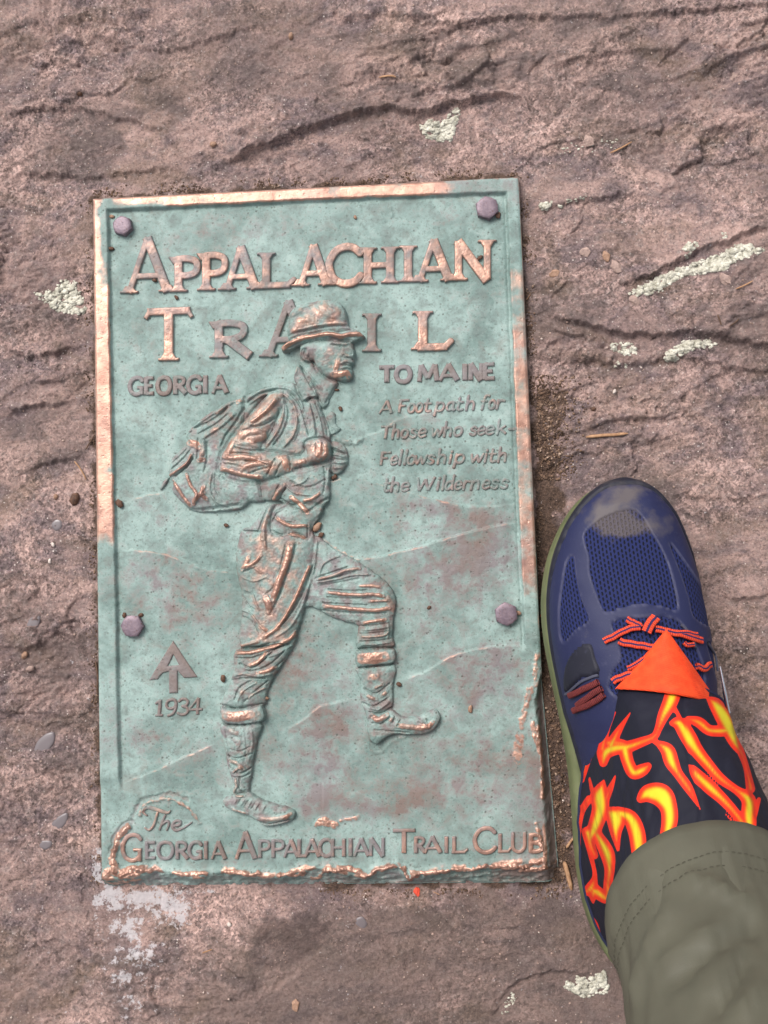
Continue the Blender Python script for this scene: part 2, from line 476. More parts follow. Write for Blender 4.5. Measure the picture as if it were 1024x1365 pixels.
# ================================================================== PLAQUE
def bronze_material():
    t = NT('patinated_bronze')
    co = t.coord()
    wear = t.attr('wear'); tar = t.attr('tarnish')
    n1 = t.noise(co, 22, 5, .6, .5)
    n2 = t.noise(co, 95, 6, .65, .3)
    n3 = t.noise(co, 420, 4, .7)
    n4 = t.noise(co, 1300, 3, .7)
    pat = t.mix(t.ramp(n1, [(.38, 0), (.62, 1)]), srgb(102, 124, 119), srgb(136, 157, 152))
    pat = t.mix(t.math('MULTIPLY', t.ramp(n2, [(.50, 0), (.70, 1)]), .6), pat, srgb(154, 170, 165))
    pat = t.mix(t.math('MULTIPLY', t.ramp(n2, [(.32, 1), (.50, 0)]), .65), pat, srgb(92, 100, 97))
    pat = t.mix(t.ramp(n3, [(.30, .7), (.46, 0)]), pat, srgb(78, 92, 86))
    pat = t.mix(t.ramp(n3, [(.58, 0), (.74, .35)]), pat, srgb(160, 176, 170))
    pat = t.mix(t.ramp(t.noise(co, 60, 7, .72, .8), [(.54, 0), (.68, .55)]), pat, srgb(112, 112, 106))
    tm = t.ramp(t.math('ADD', t.math('ADD', tar, t.math('MULTIPLY', t.math('SUBTRACT', n2, .5), 1.3)), t.math('MULTIPLY', t.math('SUBTRACT', n3, .5), 1.1)), [(.30, 0), (.85, 1)])
    c = t.mix(t.math('MULTIPLY', tm, .92), pat, t.mix(t.ramp(n1, [(.4, 0), (.6, 1)]), srgb(110, 92, 86), srgb(112, 103, 105)))
    # casting pinholes filled with dark dirt
    vd = t.voro(co, 330); vc = t.voro(co, 330, 'F1', 'Color')
    pin = t.math('MULTIPLY', t.ramp(vd, [(.12, 1), (.28, 0)]), t.ramp(vc, [(.55, 0), (.66, 1)]))
    pin = t.math('MULTIPLY', pin, t.ramp(n2, [(.36, .1), (.56, 1)]))
    vd2 = t.voro(co, 640); vc2 = t.voro(co, 640, 'F1', 'Color')
    pin2 = t.math('MULTIPLY', t.ramp(vd2, [(.16, 1), (.36, 0)]), t.ramp(vc2, [(.55, 0), (.7, .7)]))
    pin = t.math('MAXIMUM', pin, t.math('MULTIPLY', pin2, t.ramp(t.noise(co, 50, 3), [(.4, .15), (.6, .9)])))
    c = t.mix(t.math('MULTIPLY', pin, .7), c, srgb(62, 62, 54))
    wm = t.ramp(t.math('ADD', wear, t.math('MULTIPLY', t.math('SUBTRACT', t.noise(co, 260, 5, .65), .5), .5)), [(.34, 0), (.70, 1)])
    cop = t.mix(t.ramp(n2, [(.36, 0), (.60, 1)]), srgb(144, 109, 95), srgb(188, 149, 131))
    cop = t.mix(t.math('MULTIPLY', t.ramp(n1, [(.48, 0), (.66, 1)]), .45), cop, srgb(120, 98, 98))
    c = t.mix(wm, c, cop)
    met = t.math('MULTIPLY', wm, .55)
    rg = t.mix(wm, t.mix(tm, (.62, .62, .62), (.5, .5, .5)), (.40, .40, .40))
    rg = t.math('ADD', rg, t.math('MULTIPLY', t.math('SUBTRACT', n3, .5), .25))
    hh = t.math('SUBTRACT', t.math('MULTIPLY', n3, .6), t.math('MULTIPLY', pin, .7))
    b = t.bump(hh, .5, .0006)
    b = t.bump(n4, .25, .0003, b)
    return t.out(c, rg, met, b, .4)
M_BRONZE = bronze_material()

k1 = K(280, 380, 4.655); k2 = K(210, 500, 3.793); k3 = K(290, 680, 3.793); k4 = K(280, 860, 3.2); k5 = K(150, 1060, 3.303)
c1 = K(110, 220, 3.413); c2 = K(400, 220, 3.103); c3 = K(200, 380, 3.413); c4 = K(440, 480, 3.413); c5 = K(130, 640, 3.413)
c6 = K(400, 680, 3.012); c7 = K(120, 900, 3.2); c8 = K(430, 960, 3.103)

INNER = [(143, 279.5), (300, 272), (500, 263), (675.5, 256), (681, 400), (686, 539), (692, 693), (700, 860), (704, 1060), (160, 1060), (157, 960), (155, 800), (151, 640), (147, 460)]
RIDGE_B = np.array([(130, 1172), (160, 1171), (188, 1166), (205, 1158), (230, 1163), (262, 1169), (300, 1160), (335, 1166), (375, 1169), (395, 1160), (425, 1154), (455, 1161), (485, 1169),
                    (502, 1158), (530, 1153), (545, 1170), (565, 1165), (592, 1158), (630, 1156), (675, 1151), (700, 1149), (725, 1150), (760, 1152)], float)
RIDGE_R = np.array([(880, 726), (905, 720), (935, 712), (965, 714), (1000, 718), (1040, 721), (1090, 724), (1125, 727), (1160, 728), (1200, 730)], float)   # y, x
HILLS = [  # lines on the plate, the near side stands proud: (points, step mm, reach px)
    (c4([(80, 398), (160, 345), (230, 318), (300, 272), (390, 244), (470, 232), (560, 216)]), .45, 40),
    (c4([(-60, 560), (20, 542), (120, 535), (210, 555), (340, 592), (480, 632), (600, 660), (680, 666), (850, 655)]), .7, 60),
    (c4([(60, 915), (150, 905), (230, 890), (400, 850), (560, 802), (700, 765), (856, 735)]), .9, 80),
    (c5([(100, 112), (180, 78), (250, 60), (340, 50)]), .5, 40),
    (c5([(92, 318), (180, 318), (280, 330), (380, 362), (480, 400), (560, 412), (640, 424)]), .9, 80),
    (c6([(390, 690), (520, 640), (600, 590), (700, 560), (800, 545), (905, 545)]), .6, 70),
    (c7([(125, 465), (250, 420), (400, 350), (540, 290)]), .55, 50),
    (c4([(-100, 900), (-60, 880), (60, 915)]), .4, 20),
    (c6([(-80, 890), (0, 850), (60, 800), (110, 780), (215, 758)]), .55, 50),
]
PSTROKES = [  # ridges and hollows cast in the plate: (points, half width px, height mm, wear)
    (k5([(66, 140), (30, 180), (10, 230), (0, 290), (30, 335), (110, 322), (160, 326)]), 6, 2.2, .8),
    (c7([(65, 850), (90, 830), (130, 850), (180, 852), (215, 830)]), 7, 2.0, .85),
    (c7([(60, 895), (90, 905), (130, 890), (200, 880)]), 4, 1.4, .6),
    (k5([(270, 345), (320, 350), (370, 345), (410, 345)]), 3.5, 1.4, .9),
    (k5([(375, 360), (395, 370)]), 3, 1.0, .8),
    (k5([(500, 340), (560, 340), (600, 352), (640, 342)]), 4, 1.5, .9),
    (k5([(730, 350), (780, 350), (810, 360), (840, 345), (830, 335)]), 4, 1.5, .9),
    (k5([(870, 378), (910, 375), (930, 340), (1000, 330)]), 3, 1.2, .8),
    (c8([(0, 625), (60, 615), (130, 618), (190, 645), (230, 615), (300, 605)]), 4.5, 1.7, .9),
    (c8([(335, 615), (360, 660), (380, 640)]), 4, 1.6, .9), (c8([(365, 630), (440, 632), (520, 625)]), 4.5, 1.6, .9),
    (c8([(540, 615), (600, 620), (680, 605), (760, 612), (820, 610)]), 4, 1.5, .8),
    (c8([(820, 625), (880, 622), (925, 615)]), 5, 1.8, .95), (c8([(830, 608), (870, 595), (915, 575)]), 3, 1.3, .8),
    (c8([(890, 630), (920, 600), (920, 560), (905, 500), (885, 430)]), 3.5, 1.2, .75),
    (c7([(210, 600), (225, 560), (270, 538), (330, 528), (385, 545), (430, 585), (462, 635)]), 3.2, .9, .5),
    (c7([(180, 600), (210, 545), (270, 522), (350, 512), (410, 535)]), 3.5, -.8, -.3),
    (k5([(-12, 250), (10, 180), (50, 130), (80, 120)]), 4, -1.0, -.3),
    (k4([(465, 765), (490, 752), (525, 768)]), 7, 1.3, .8), (k4([(560, 750), (600, 742), (635, 735)]), 3, .5, .55),
    (k4([(668, 430), (690, 462), (730, 458), (770, 420), (850, 385)]), 2.6, .35, .25),
    (c8([(815, 70), (812, 110), (805, 150)]), 9, .3, .62),
    (c6([(925, 720), (905, 800), (890, 870)]), 6, .6, .6), (c6([(935, 860), (955, 940)]), 5, .9, .7),
    (c8([(895, 20), (905, 120), (912, 200), (915, 320)]), 3.2, .8, .72),
    (c6([(950, 580), (945, 640), (950, 700)]), 5, .7, .55),
    (c2([(235, 150), (255, 190)]), 1.8, .4, .2), (c2([(368, 150), (380, 205)]), 1.8, .4, .2), (c2([(330, 190), (350, 225)]), 1.6, .3, .1),
    (k2([(880, 280), (905, 310), (945, 335), (990, 340), (1030, 320)]), 4.5, 1.2, .3),
    (k3([(500, 80), (520, 140), (560, 170), (620, 210), (680, 240), (760, 245)]), 3.5, .5, .45),
    (k1([(490, 170), (560, 130), (640, 108), (700, 98), (780, 100), (830, 130)]), 1.6, .4, .15),
]
TARN = [  # broad brown-violet tarnish: x, y, sx, sy, amount
    (330, 305, 110, 28, .55), (600, 285, 60, 22, .35), (235, 800, 60, 55, .55), (200, 760, 50, 20, .3), (590, 685, 95, 26, .6), (640, 740, 70, 34, .75), (560, 760, 60, 30, .5),
    (600, 810, 70, 40, .45), (390, 880, 60, 70, .6), (640, 910, 70, 40, .55), (550, 1060, 110, 30, .55), (440, 980, 30, 60, .5), (425, 1060, 25, 30, .6),
    (640, 1010, 60, 60, .45), (200, 985, 50, 20, .45), (620, 870, 80, 16, .3), (520, 960, 60, 40, .3), (200, 450, 30, 40, .25), (640, 430, 30, 40, .25), (210, 690, 30, 16, .3),
    (380, 1010, 80, 50, .2), (510, 560, 60, 12, .3), (460, 1080, 60, 12, .4)]
def plate(px, py, full=True):
    """-> height mm, wear, tarnish, border weight, rough-base weight (photo-pixel places on the plate)"""
    n_lo = fbm(px / 90, py / 90, 3, 101); n_mid = fbm(px / 22, py / 22, 3, 104); n_hi = fbm(px / 5, py / 5, 3, 107)
    h = -2.7 + .35 * n_lo + .12 * n_mid + .07 * n_hi
    wear = np.zeros_like(px); tarn_shade = .10 + .16 * n_lo + .12 * n_mid + .16 * sst(760, 1080, py) + .35 * sst(640, 720, px) * sst(860, 1080, py)  # tarnish, plus shade painted towards the foot and lower right
    for (x, y, sx, sy, v) in TARN:
        tarn_shade = tarn_shade + .72 * v * (1 + .5 * n_mid) * np.exp(-((px - x) / sx) ** 2 - ((py - y) / sy) ** 2)
    for pts, step, reach in HILLS:
        c = curve(pts, 4)
        if c[0, 0] > c[-1, 0]: c = c[::-1]
        if px.max() < c[0, 0] - 20 or px.min() > c[-1, 0] + 20 or py.max() < c[:, 1].min() - 20 or py.min() > c[:, 1].max() + reach * 3: continue
        yl = np.interp(px, c[:, 0], c[:, 1]) + 1.2 * perlin(px / 9, py * 0 + 3, 111)
        e = py - yl
        ends = sst(-2, 22, np.minimum(px - c[0, 0], c[-1, 0] - px))
        g = ends * sst(-1.6, 1.6, e) * np.exp(-np.clip(e, 0, None) / reach)
        h = h + 1.35 * step * g
        rim = ends * np.exp(-((e - 1.0) / 2.6) ** 2)
        wear = np.maximum(wear, rim * (.38 + .30 * n_mid) * min(1, step / .6))
        tarn_shade = tarn_shade + .20 * ends * sst(-1, 3, e) * np.exp(-np.clip(e, 0, None) / (reach * .6))
    # raised border
    si = poly_sd(px, py, INNER) + .8 * perlin(px / 25, py / 25, 113) + .35 * perlin(px / 6, py / 6, 114)
    left = px < 430
    fade = np.where(left, sst(1062, 1036, py), sst(872, 850, py))
    bord = sst(1.6, -2.0, si)
    grv = np.exp(-((si - 2.6) / 1.8) ** 2) * fade
    h = h - .55 * grv
    low_edge = np.where(left, -1.6, -1.1)
    bz = (0.0 + .10 * n_lo + .06 * n_mid) * fade + low_edge * (1 - fade)
    soft = sst(26, -10, si) * (1 - fade)
    h = h * (1 - bord * fade) + bz * bord * fade
    h = h * (1 - soft) + low_edge * soft * .8 + h * soft * .2
    # wear of the border, by where hands and boots rub it
    x, y = px, py
    bw = np.zeros_like(px)
    top = (y < 300) | (y < 262 + 30)
    bw_left = sst(760, 690, y) * 1.0 + .30 * sst(1000, 1180, y)
    bw_top = sst(640, 560, x)
    bw_right = .75 * sst(330, 380, y) * sst(845, 760, y) - .25 * np.exp(-((y - 650) / 22) ** 2) - .25 * np.exp(-((y - 415) / 30) ** 2)
    is_top = (y - (279 - (x - 143) * .044)) < 0
    bw = np.where(is_top, bw_top, np.where(left, bw_left, bw_right))
    corner = np.exp(-((x - 190) / 55) ** 2 - ((y - 282) / 10) ** 2) + np.exp(-((x - 143) / 8) ** 2 - ((y - 310) / 55) ** 2)
    bw = bw - 1.2 * corner
    wear = np.maximum(wear, bord * fade * (bw * (.86 + .35 * n_mid) + .0))
    tarn_shade = tarn_shade * (1 - .8 * bord * fade) + bord * fade * (.28 + .3 * n_lo)
    # outer arrises rubbed bright
    so = poly_sd(px, py, PLQ)
    arris = np.exp(-(np.clip(so, 0, None) / 2.2) ** 2)
    wear = np.maximum(wear, arris * (.42 + .4 * n_mid) * np.where(is_top | left, sst(1010, 700, y), sst(320, 420, y) * .9))
    h = h - .7 * np.exp(-(np.clip(so, 0, None) / 1.4) ** 2)
    if full or py.max() > 1040:
        for pts, wd, hh, wr in PSTROKES:
            c = curve(pts, 4)
            if px.max() < c[:, 0].min() - wd or px.min() > c[:, 0].max() + wd or py.max() < c[:, 1].min() - wd or py.min() > c[:, 1].max() + wd: continue
            mm = (px > c[:, 0].min() - wd * 2) & (px < c[:, 0].max() + wd * 2) & (py > c[:, 1].min() - wd * 2) & (py < c[:, 1].max() + wd * 2)
            if not mm.any(): continue
            d = line_d(px[mm], py[mm], c) + 2.2 * fbm(px[mm] / 9, py[mm] / 9, 3, 121)
            p = np.clip(1 - (np.clip(d, 0, None) / wd) ** 2, 0, 1)
            brk = fbm(px[mm] / 6, py[mm] / 6, 3, 123)
            h[mm] += hh * p * (1 + .45 * brk)
            if wr > 0: wear[mm] = np.maximum(wear[mm], wr * sst(.1, .75, p) * (1.0 + .5 * brk))
            else: tarn_shade[mm] += .3 * p
        # rough hewn foot and right flank
        yr = np.interp(px, RIDGE_B[:, 0], RIDGE_B[:, 1]) + 2.0 * perlin(px / 8, px * 0, 131)
        e = py - yr
        run = 1184 - yr
        dn = sst(0, 1, e / run)
        chip = ridged(px / 22, py / 12, 3, 133)
        ch2 = fbm(px / 9, py / 6, 2, 135)
        zone = sst(-14, 6, e)
        h = h + zone * (1.9 * np.exp(-((e + 2) / 7) ** 2) - 7.5 * dn + (1.1 * (chip - .8) + .6 * ch2) * sst(-4, 6, e))
        wear = np.maximum(wear, .85 * np.exp(-((e - 0) / 5.5) ** 2) * sst(-.35, .3, perlin(px / 17, py / 30, 137) + .08))
        tarn_shade = tarn_shade + .25 * sst(2, 12, e)
        xr = np.interp(py, RIDGE_R[:, 0], RIDGE_R[:, 1]) + 2.2 * perlin(py / 14, py * 0, 141)
        xo = np.interp(py, [236, 905, 1010, 1180, 1200], [691, 722, 732, 747, 749])
        act = sst(885, 925, py)
        er = px - xr
        dr = sst(0, 1, er / np.maximum(xo - xr, 2))
        h = h + act * sst(-3, 3, er) * (-8.0 * dr + .8 * (ridged(px / 12, py / 25, 2, 143) - .8))
        wear = np.maximum(wear, act * .75 * np.exp(-((er - 0) / 3.0) ** 2) * sst(-.2, .4, perlin(py / 24, py * 0 + 2, 145) + .1))
        tarn_shade = tarn_shade + act * .8 * sst(2, 10, er)  # right flank: tarnish deepened with painted shade
        base_w = np.maximum(sst(-3, -1, e), act * sst(-3, -1, er))
    else:
        base_w = np.zeros_like(px)
    # bright rubbed flecks near the lower right
    fl = np.exp(-((px - 692) / 9) ** 2 - ((py - 1000) / 26) ** 2) + .55 * np.exp(-((px - 672) / 18) ** 2 - ((py - 965) / 45) ** 2) + .4 * np.exp(-((px - 690) / 12) ** 2 - ((py - 1040) / 30) ** 2)
    wear = np.maximum(wear, fl * (.30 + .55 * fbm(px / 3.5, py / 3.5, 2, 151)))
    wear = np.maximum(wear, .4 * sst(.55, .9, perlin(px / 26, py / 20, 155)) * sst(.0, .5, n_hi) * sst(640, 760, py))
    return h, wear, np.clip(tarn_shade, 0, 1.4), bord * fade, base_w

plaque = empty('plaque', (0, 0, 0))
tag(plaque, 'green patinated bronze plaque with a raised hiker and lettering, bolted to the rock', 'plaque')
NR, NC = 840, 520
tt = np.linspace(0, 1, NR)[:, None]; su = np.linspace(0, 1, NC)[None, :]
Ly = 265 + tt * (1185 - 265); Lx = np.interp(Ly, [265, 1185], [124, 135])
Ry = 236 + tt * (1180 - 236); Rx = np.interp(Ry, [236, 905, 1010, 1180], [691, 722, 732, 747])
PPX = Lx + su * (Rx - Lx); PPY = Ly + su * (Ry - Ly)
H, WR, TN, BD, BS = plate(PPX, PPY)
XY = unproj(PPX, PPY, 0.0)
def world(px, py, hmm):
    p = unproj(px, py, 0.0).copy(); p[..., 2] = hmm / 1000
    return p
PV = world(PPX, PPY, H)
cell = lambda a: (a[:-1, :-1] + a[1:, 1:]) / 2
ccx, ccy = cell(PPX), cell(PPY)
isB = cell(BD) > .35
isF = (cell(BS) > .5) & ~isB
at = dict(wear=WR, tarnish=TN)
obj('plate', grid_mesh('plate', PV, ~isB & ~isF, at, M_BRONZE), plaque)
obj('border', grid_mesh('border', PV, isB, at, M_BRONZE), plaque)
obj('rough_edge', grid_mesh('rough_edge', PV, isF, at, M_BRONZE), plaque)
# plaque sides
ring = np.concatenate([PV[0, :-1], PV[:-1, -1], PV[-1, :0:-1], PV[:0:-1, 0]])
cen = ring.mean(0)
rows = []
for z, k in ((None, 1.0), (-.0018, 1.004), (-.008, 1.005), (-.022, 1.005)):
    r = ring.copy(); r[:, :2] = cen[:2] + (r[:, :2] - cen[:2]) * np.array([1 + (k - 1), 1 + (k - 1) * .6])
    if z is not None: r[:, 2] = np.minimum(ring[:, 2] - .0004, z)
    rows.append(r)
SV = np.stack(rows)
rpx, rpy = proj(SV)
sw = .15 + .45 * np.stack([np.ones(len(ring)), np.ones(len(ring)) * .8, np.zeros(len(ring)), np.zeros(len(ring))]) * (ring[:, 1] > -.02)
obj('plate_side', grid_mesh('plate_side', SV, None, dict(wear=sw, tarnish=np.full(sw.shape, .45)), M_BRONZE, wrap=True), plaque)

# ------------------------------------------------------------------ lettering
def Q(x0, y0, x1, y1, w=1.0, w1=None): return ('q', x0, y0, x1, y1, w, w if w1 is None else w1)
def Cv(pts, w=1.0): return ('c', pts, w)
BOWL = [(.2, .93), (.55, .94), (.84, .86), (.9, .7), (.82, .54), (.55, .46), (.2, .47)]
GL = {
    'A': [Q(.08, 0, .48, 1, .75), Q(.46, 1.0, .90, 0, 1.1), Q(.24, .3, .76, .3, .7)],
    'P': [Q(.22, 0, .22, 1), Cv(BOWL, .85)],
    'L': [Q(.2, 0, .2, 1), Q(.05, .06, .88, .06, .8), Cv([(.82, .06), (.98, .2)], .7)],
    'C': [Cv([(.95, .80), (.78, .93), (.55, .96), (.3, .88), (.12, .65), (.1, .45), (.2, .2), (.42, .06), (.65, .04), (.84, .1), (.97, .22)], .95)],
    'H': [Q(.16, 0, .16, 1), Q(.84, 0, .84, 1), Q(.16, .5, .84, .5, .75)],
    'I': [Q(.5, 0, .5, 1)],
    'N': [Q(.14, 0, .14, 1, .9), Q(.12, 1, .88, -.05, 1.15), Q(.88, 0, .88, 1, .85)],
    'T': [Q(.5, 0, .5, 1), Q(.02, .93, .98, .93, .8)],
    'R': [Q(.2, 0, .2, 1), Cv([(.2, .93), (.5, .94), (.76, .86), (.8, .72), (.72, .58), (.5, .5), (.2, .5)], .85), Q(.42, .5, .95, .02, 1.1)],
    'G': [Cv([(.92, .80), (.78, .93), (.55, .96), (.3, .88), (.12, .65), (.1, .42), (.22, .17), (.45, .05), (.68, .06), (.88, .18)], .95), Q(.88, .0, .88, .42, .9), Q(.58, .42, .98, .42, .7)],
    'E': [Q(.2, 0, .2, 1), Q(.2, .93, .9, .93, .8), Q(.2, .5, .78, .5, .75), Q(.2, .07, .92, .07, .8)],
    'O': [Cv([(.5, .96), (.22, .86), (.09, .5), (.22, .14), (.5, .04), (.78, .14), (.91, .5), (.78, .86), (.5, .96)], .95)],
    'M': [Q(.1, 0, .18, 1, .85), Q(.18, 1, .5, .2, 1), Q(.5, .2, .82, 1, .85), Q(.82, 1, .92, 0, 1)],
    'U': [Cv([(.16, 1), (.15, .5), (.2, .18), (.45, .04), (.7, .1), (.83, .3), (.85, .6), (.85, 1)], .95)],
    'B': [Q(.22, 0, .22, 1, 1.1), Cv([(.22, .93), (.55, .94), (.76, .84), (.78, .7), (.68, .56), (.45, .52), (.22, .52)], 1), Cv([(.4, .52), (.72, .46), (.86, .3), (.8, .12), (.55, .05), (.22, .06)], 1.05)],
    'F': [Q(.25, 0, .25, 1), Q(.1, .93, .98, .93, .85), Q(.25, .52, .78, .52, .8)],
    'W': [Q(.05, 1, .25, 0), Q(.25, 0, .5, .85, .85), Q(.5, .85, .72, 0), Q(.72, 0, .98, 1, .85)],
    '1': [Q(.55, 0, .55, 1, 1.1), Cv([(.5, .95), (.2, .78)], .8), Q(.2, .04, .9, .04, .7)],
    '9': [Cv([(.85, .72), (.75, .92), (.5, .97), (.22, .88), (.14, .68), (.25, .48), (.5, .42), (.75, .5), (.86, .7), (.84, .4), (.68, .12), (.35, .0)], .9)],
    '3': [Cv([(.12, .85), (.35, .97), (.65, .95), (.82, .78), (.7, .58), (.42, .53), (.72, .47), (.88, .28), (.75, .08), (.42, .02), (.1, .12)], .9)],
    '4': [Q(.68, 0, .68, 1, 1), Q(.68, 1, .05, .32, .8), Q(.02, .30, 1.0, .30, .8)],
    # lower case, x-height .62
    'a': [Cv([(.8, .5), (.55, .62), (.25, .52), (.12, .28), (.25, .06), (.5, .05), (.78, .3)], .9), Cv([(.82, .62), (.78, .2), (.85, .03), (1, .06)], .9)],
    'd': [Cv([(.8, .5), (.55, .62), (.25, .52), (.12, .28), (.25, .06), (.5, .05), (.78, .3)], .9), Cv([(.84, 1.05), (.8, .2), (.86, .03)], .9)],
    'e': [Cv([(.15, .30), (.85, .36), (.8, .54), (.55, .63), (.25, .54), (.12, .3), (.22, .08), (.5, .01), (.88, .12)], .85)],
    'f': [Cv([(.95, .98), (.7, 1.03), (.52, .85), (.46, .4), (.4, 0)], .95), Q(.15, .6, .85, .6, .75)],
    'h': [Cv([(.18, 1.05), (.16, 0)], .95), Cv([(.18, .4), (.4, .6), (.68, .6), (.78, .4), (.78, .02)], .95)],
    'i': [Cv([(.5, .6), (.45, .02)], 1.0), Cv([(.58, .84), (.6, .88)], 1.0)],
    'k': [Cv([(.18, 1.05), (.16, 0)], .95), Q(.8, .62, .22, .28, .8), Q(.38, .36, .92, 0, .95)],
    'l': [Cv([(.55, 1.05), (.45, .02)], 1.0)],
    'n': [Cv([(.18, .62), (.16, 0)], .95), Cv([(.18, .4), (.4, .6), (.68, .6), (.78, .4), (.78, .02)], .95)],
    'o': [Cv([(.5, .63), (.22, .55), (.1, .3), (.24, .06), (.5, 0), (.78, .09), (.9, .33), (.76, .56), (.5, .63)], .95)],
    'p': [Cv([(.2, .64), (.12, -.3)], 1.0), Cv([(.2, .48), (.45, .62), (.75, .56), (.86, .34), (.74, .08), (.45, .0), (.2, .12)], .9)],
    'r': [Cv([(.22, .62), (.18, 0)], 1.0), Cv([(.2, .38), (.45, .6), (.85, .56)], .95)],
    's': [Cv([(.85, .52), (.55, .63), (.25, .55), (.25, .4), (.55, .31), (.8, .2), (.72, .05), (.42, 0), (.12, .1)], .9)],
    't': [Cv([(.45, .9), (.4, .2), (.52, .02), (.85, .06)], .95), Q(.08, .6, .92, .6, .8)],
    'w': [Cv([(.06, .6), (.22, .04), (.5, .52), (.68, .04), (.95, .62)], .9)],
    '-': [Cv([(.1, .33), (.9, .33)], 1.0)],
}
SERIF = {'A': [(.08, 0), (.90, 0)], 'P': [(.22, 0), (.16, 1, .18)], 'L': [(.2, 1), (.16, 0)], 'H': [(.16, 0), (.16, 1), (.84, 0), (.84, 1)], 'I': [(.5, 0), (.5, 1)],
         'N': [(.14, 0), (.88, 1)], 'T': [(.5, 0)], 'R': [(.2, 0), (.15, 1, .18)]}
STEP = .72
def relief_mesh(name, px0, px1, py0, py1, sdf, height, wear_v, tarn_v, edge=1.3, step=STEP, conv=None):
    """a soft-edged raised piece that stands on the plate; sdf(px,py) in px (+ inside)"""
    xs = np.arange(px0 - 3, px1 + 3 + step, step); ys = np.arange(py0 - 3, py1 + 3 + step, step)
    gxx, gyy = np.meshgrid(xs, ys)
    d = sdf(gxx, gyy)
    b = plate(gxx, gyy)[0]
    up = sst(-edge * .75, edge, d)
    h = b - .35 + (height + .35) * up + .05 * height * sst(edge, edge * 3, d) + .06 * fbm(gxx / 5, gyy / 5, 2, 171)
    wr = wear_v + .16 * fbm(gxx / 20, gyy / 20, 2, 173) + .12 * (gyy - gyy.mean()) / max(20, np.ptp(gyy)) - .45 * (1 - up)
    tn = tarn_v + .2 * fbm(gxx / 12, gyy / 12, 2, 175)
    kp = cell(d) > -edge * 1.5
    return grid_mesh(name, world(gxx, gyy, h), kp, dict(wear=wr, tarnish=tn * np.clip(up * 1.3, .3, 1)), M_BRONZE)
def glyph(ch, x0, x1, yb, yt, wpx, height, wear_v, tarn_v, slant=0.0, serif=False, name='letter', sx=1.0, rot=-.037):
    Hh, Wd = yb - yt, x1 - x0
    def mp(p):
        x = x0 + p[0] * Wd; y = yb - p[1] * Hh
        return (x + slant * p[1] * Hh, y + rot * (x - (x0 + x1) / 2))
    prim = []
    for s in GL[ch]:
        if s[0] == 'q':
            a, b = mp((s[1], s[2])), mp((s[3], s[4])); prim.append(('q', a, b, wpx * s[5], wpx * s[6]))
        else:
            prim.append(('c', curve([mp(p) for p in s[1]], 4), wpx * s[2]))
    if serif:
        for s in SERIF.get(ch, []):
            hl = wpx * 1.02 if len(s) < 3 else wpx * .8
            c = mp(s[:2]); sg = -1 if s[1] == 0 else 1
            prim.append(('q', (c[0] - hl, c[1] + sg * .14 * wpx + rot * -hl), (c[0] + hl, c[1] + sg * .14 * wpx + rot * hl), wpx * .28, wpx * .28))
            prim.append(('q', (c[0], c[1]), (c[0], c[1] + sg * .8 * wpx), wpx * 1.9, wpx * .9))
        if ch == 'T':
            for xx, sg in ((.03, -1), (.97, 1)):
                c = mp((xx, .90)); prim.append(('q', (c[0] - sg * 2, c[1] - 1), (c[0] + sg * 3, c[1] + 7), wpx * .55, wpx * .45))
        if ch == 'C':
            c = mp((.93, .80)); prim.append(('q', (c[0], c[1] - 4), (c[0] + 1, c[1] + 5), wpx * .5, wpx * .5))
    def sdf(X, Y):
        best = np.full(X.shape, -1e9)
        for p in prim:
            if p[0] == 'q':
                a, b, w0, w1 = p[1:]
                dx, dy = b[0] - a[0], b[1] - a[1]; L = math.hypot(dx, dy); dx /= L; dy /= L
                s = (X - a[0]) * dx + (Y - a[1]) * dy; n = np.abs(-(X - a[0]) * dy + (Y - a[1]) * dx)
                hw = (w0 + (w1 - w0) * np.clip(s / L, 0, 1)) * .5
                v = np.minimum(hw - n, np.minimum(s, L - s) + .4)
            else:
                v = p[2] * .5 - line_d(X, Y, p[1])
            best = np.maximum(best, v)
        return best
    xs_ = []; ys_ = []
    for p in prim:
        pts = np.array([p[1], p[2]]) if p[0] == 'q' else p[1]
        xs_ += list(pts[:, 0]); ys_ += list(pts[:, 1])
    m = wpx * .7
    me = relief_mesh(name, min(xs_) - m, max(xs_) + m, min(ys_) - m, max(ys_) + m, sdf, height, wear_v, tarn_v, edge=min(1.0, wpx * .22))
    return obj(name, me, plaque)
# title
for ch, x0, x1, yb, yt, wr in [('A', 166, 229, 389, 315, .34), ('P', 229, 266, 388, 341, .42), ('P', 266, 303, 386, 336, .46), ('A', 298, 345, 385, 327, .36), ('L', 345, 392, 382, 335, .32),
                               ('A', 397, 440, 380, 325, .44), ('C', 434, 482, 379, 326, .46), ('H', 483, 527, 377, 328, .42), ('I', 531, 557, 375, 326, .40), ('A', 555, 604, 374, 318, .44), ('N', 604, 656, 372, 319, .52)]:
    glyph(ch, x0, x1, yb, yt, 12.0, 1.9, wr + .08, .95, 0, True)
for ch, x0, x1, yb, yt, wr in [('T', 194, 254, 480, 409, .62), ('R', 280, 336, 476, 427, .36), ('A', 352, 420, 474, 400, .12), ('I', 484, 507, 468, 417, .34), ('L', 554, 602, 465, 413, .62)]:
    glyph(ch, x0, x1, yb, yt, 13.5 if ch in 'TL' else 12.5, 2.0, wr, .8, 0, True)
xx = [170, 191, 207, 229, 248, 268, 281]; xe = [190, 205, 228, 248, 268, 278, 304]
for i, ch in enumerate('GEORGIA'):
    yb = 526 - .022 * (xx[i] - 170)
    glyph(ch, xx[i], xe[i], yb, yb - 24, 7.0, 1.3, .22, .85)
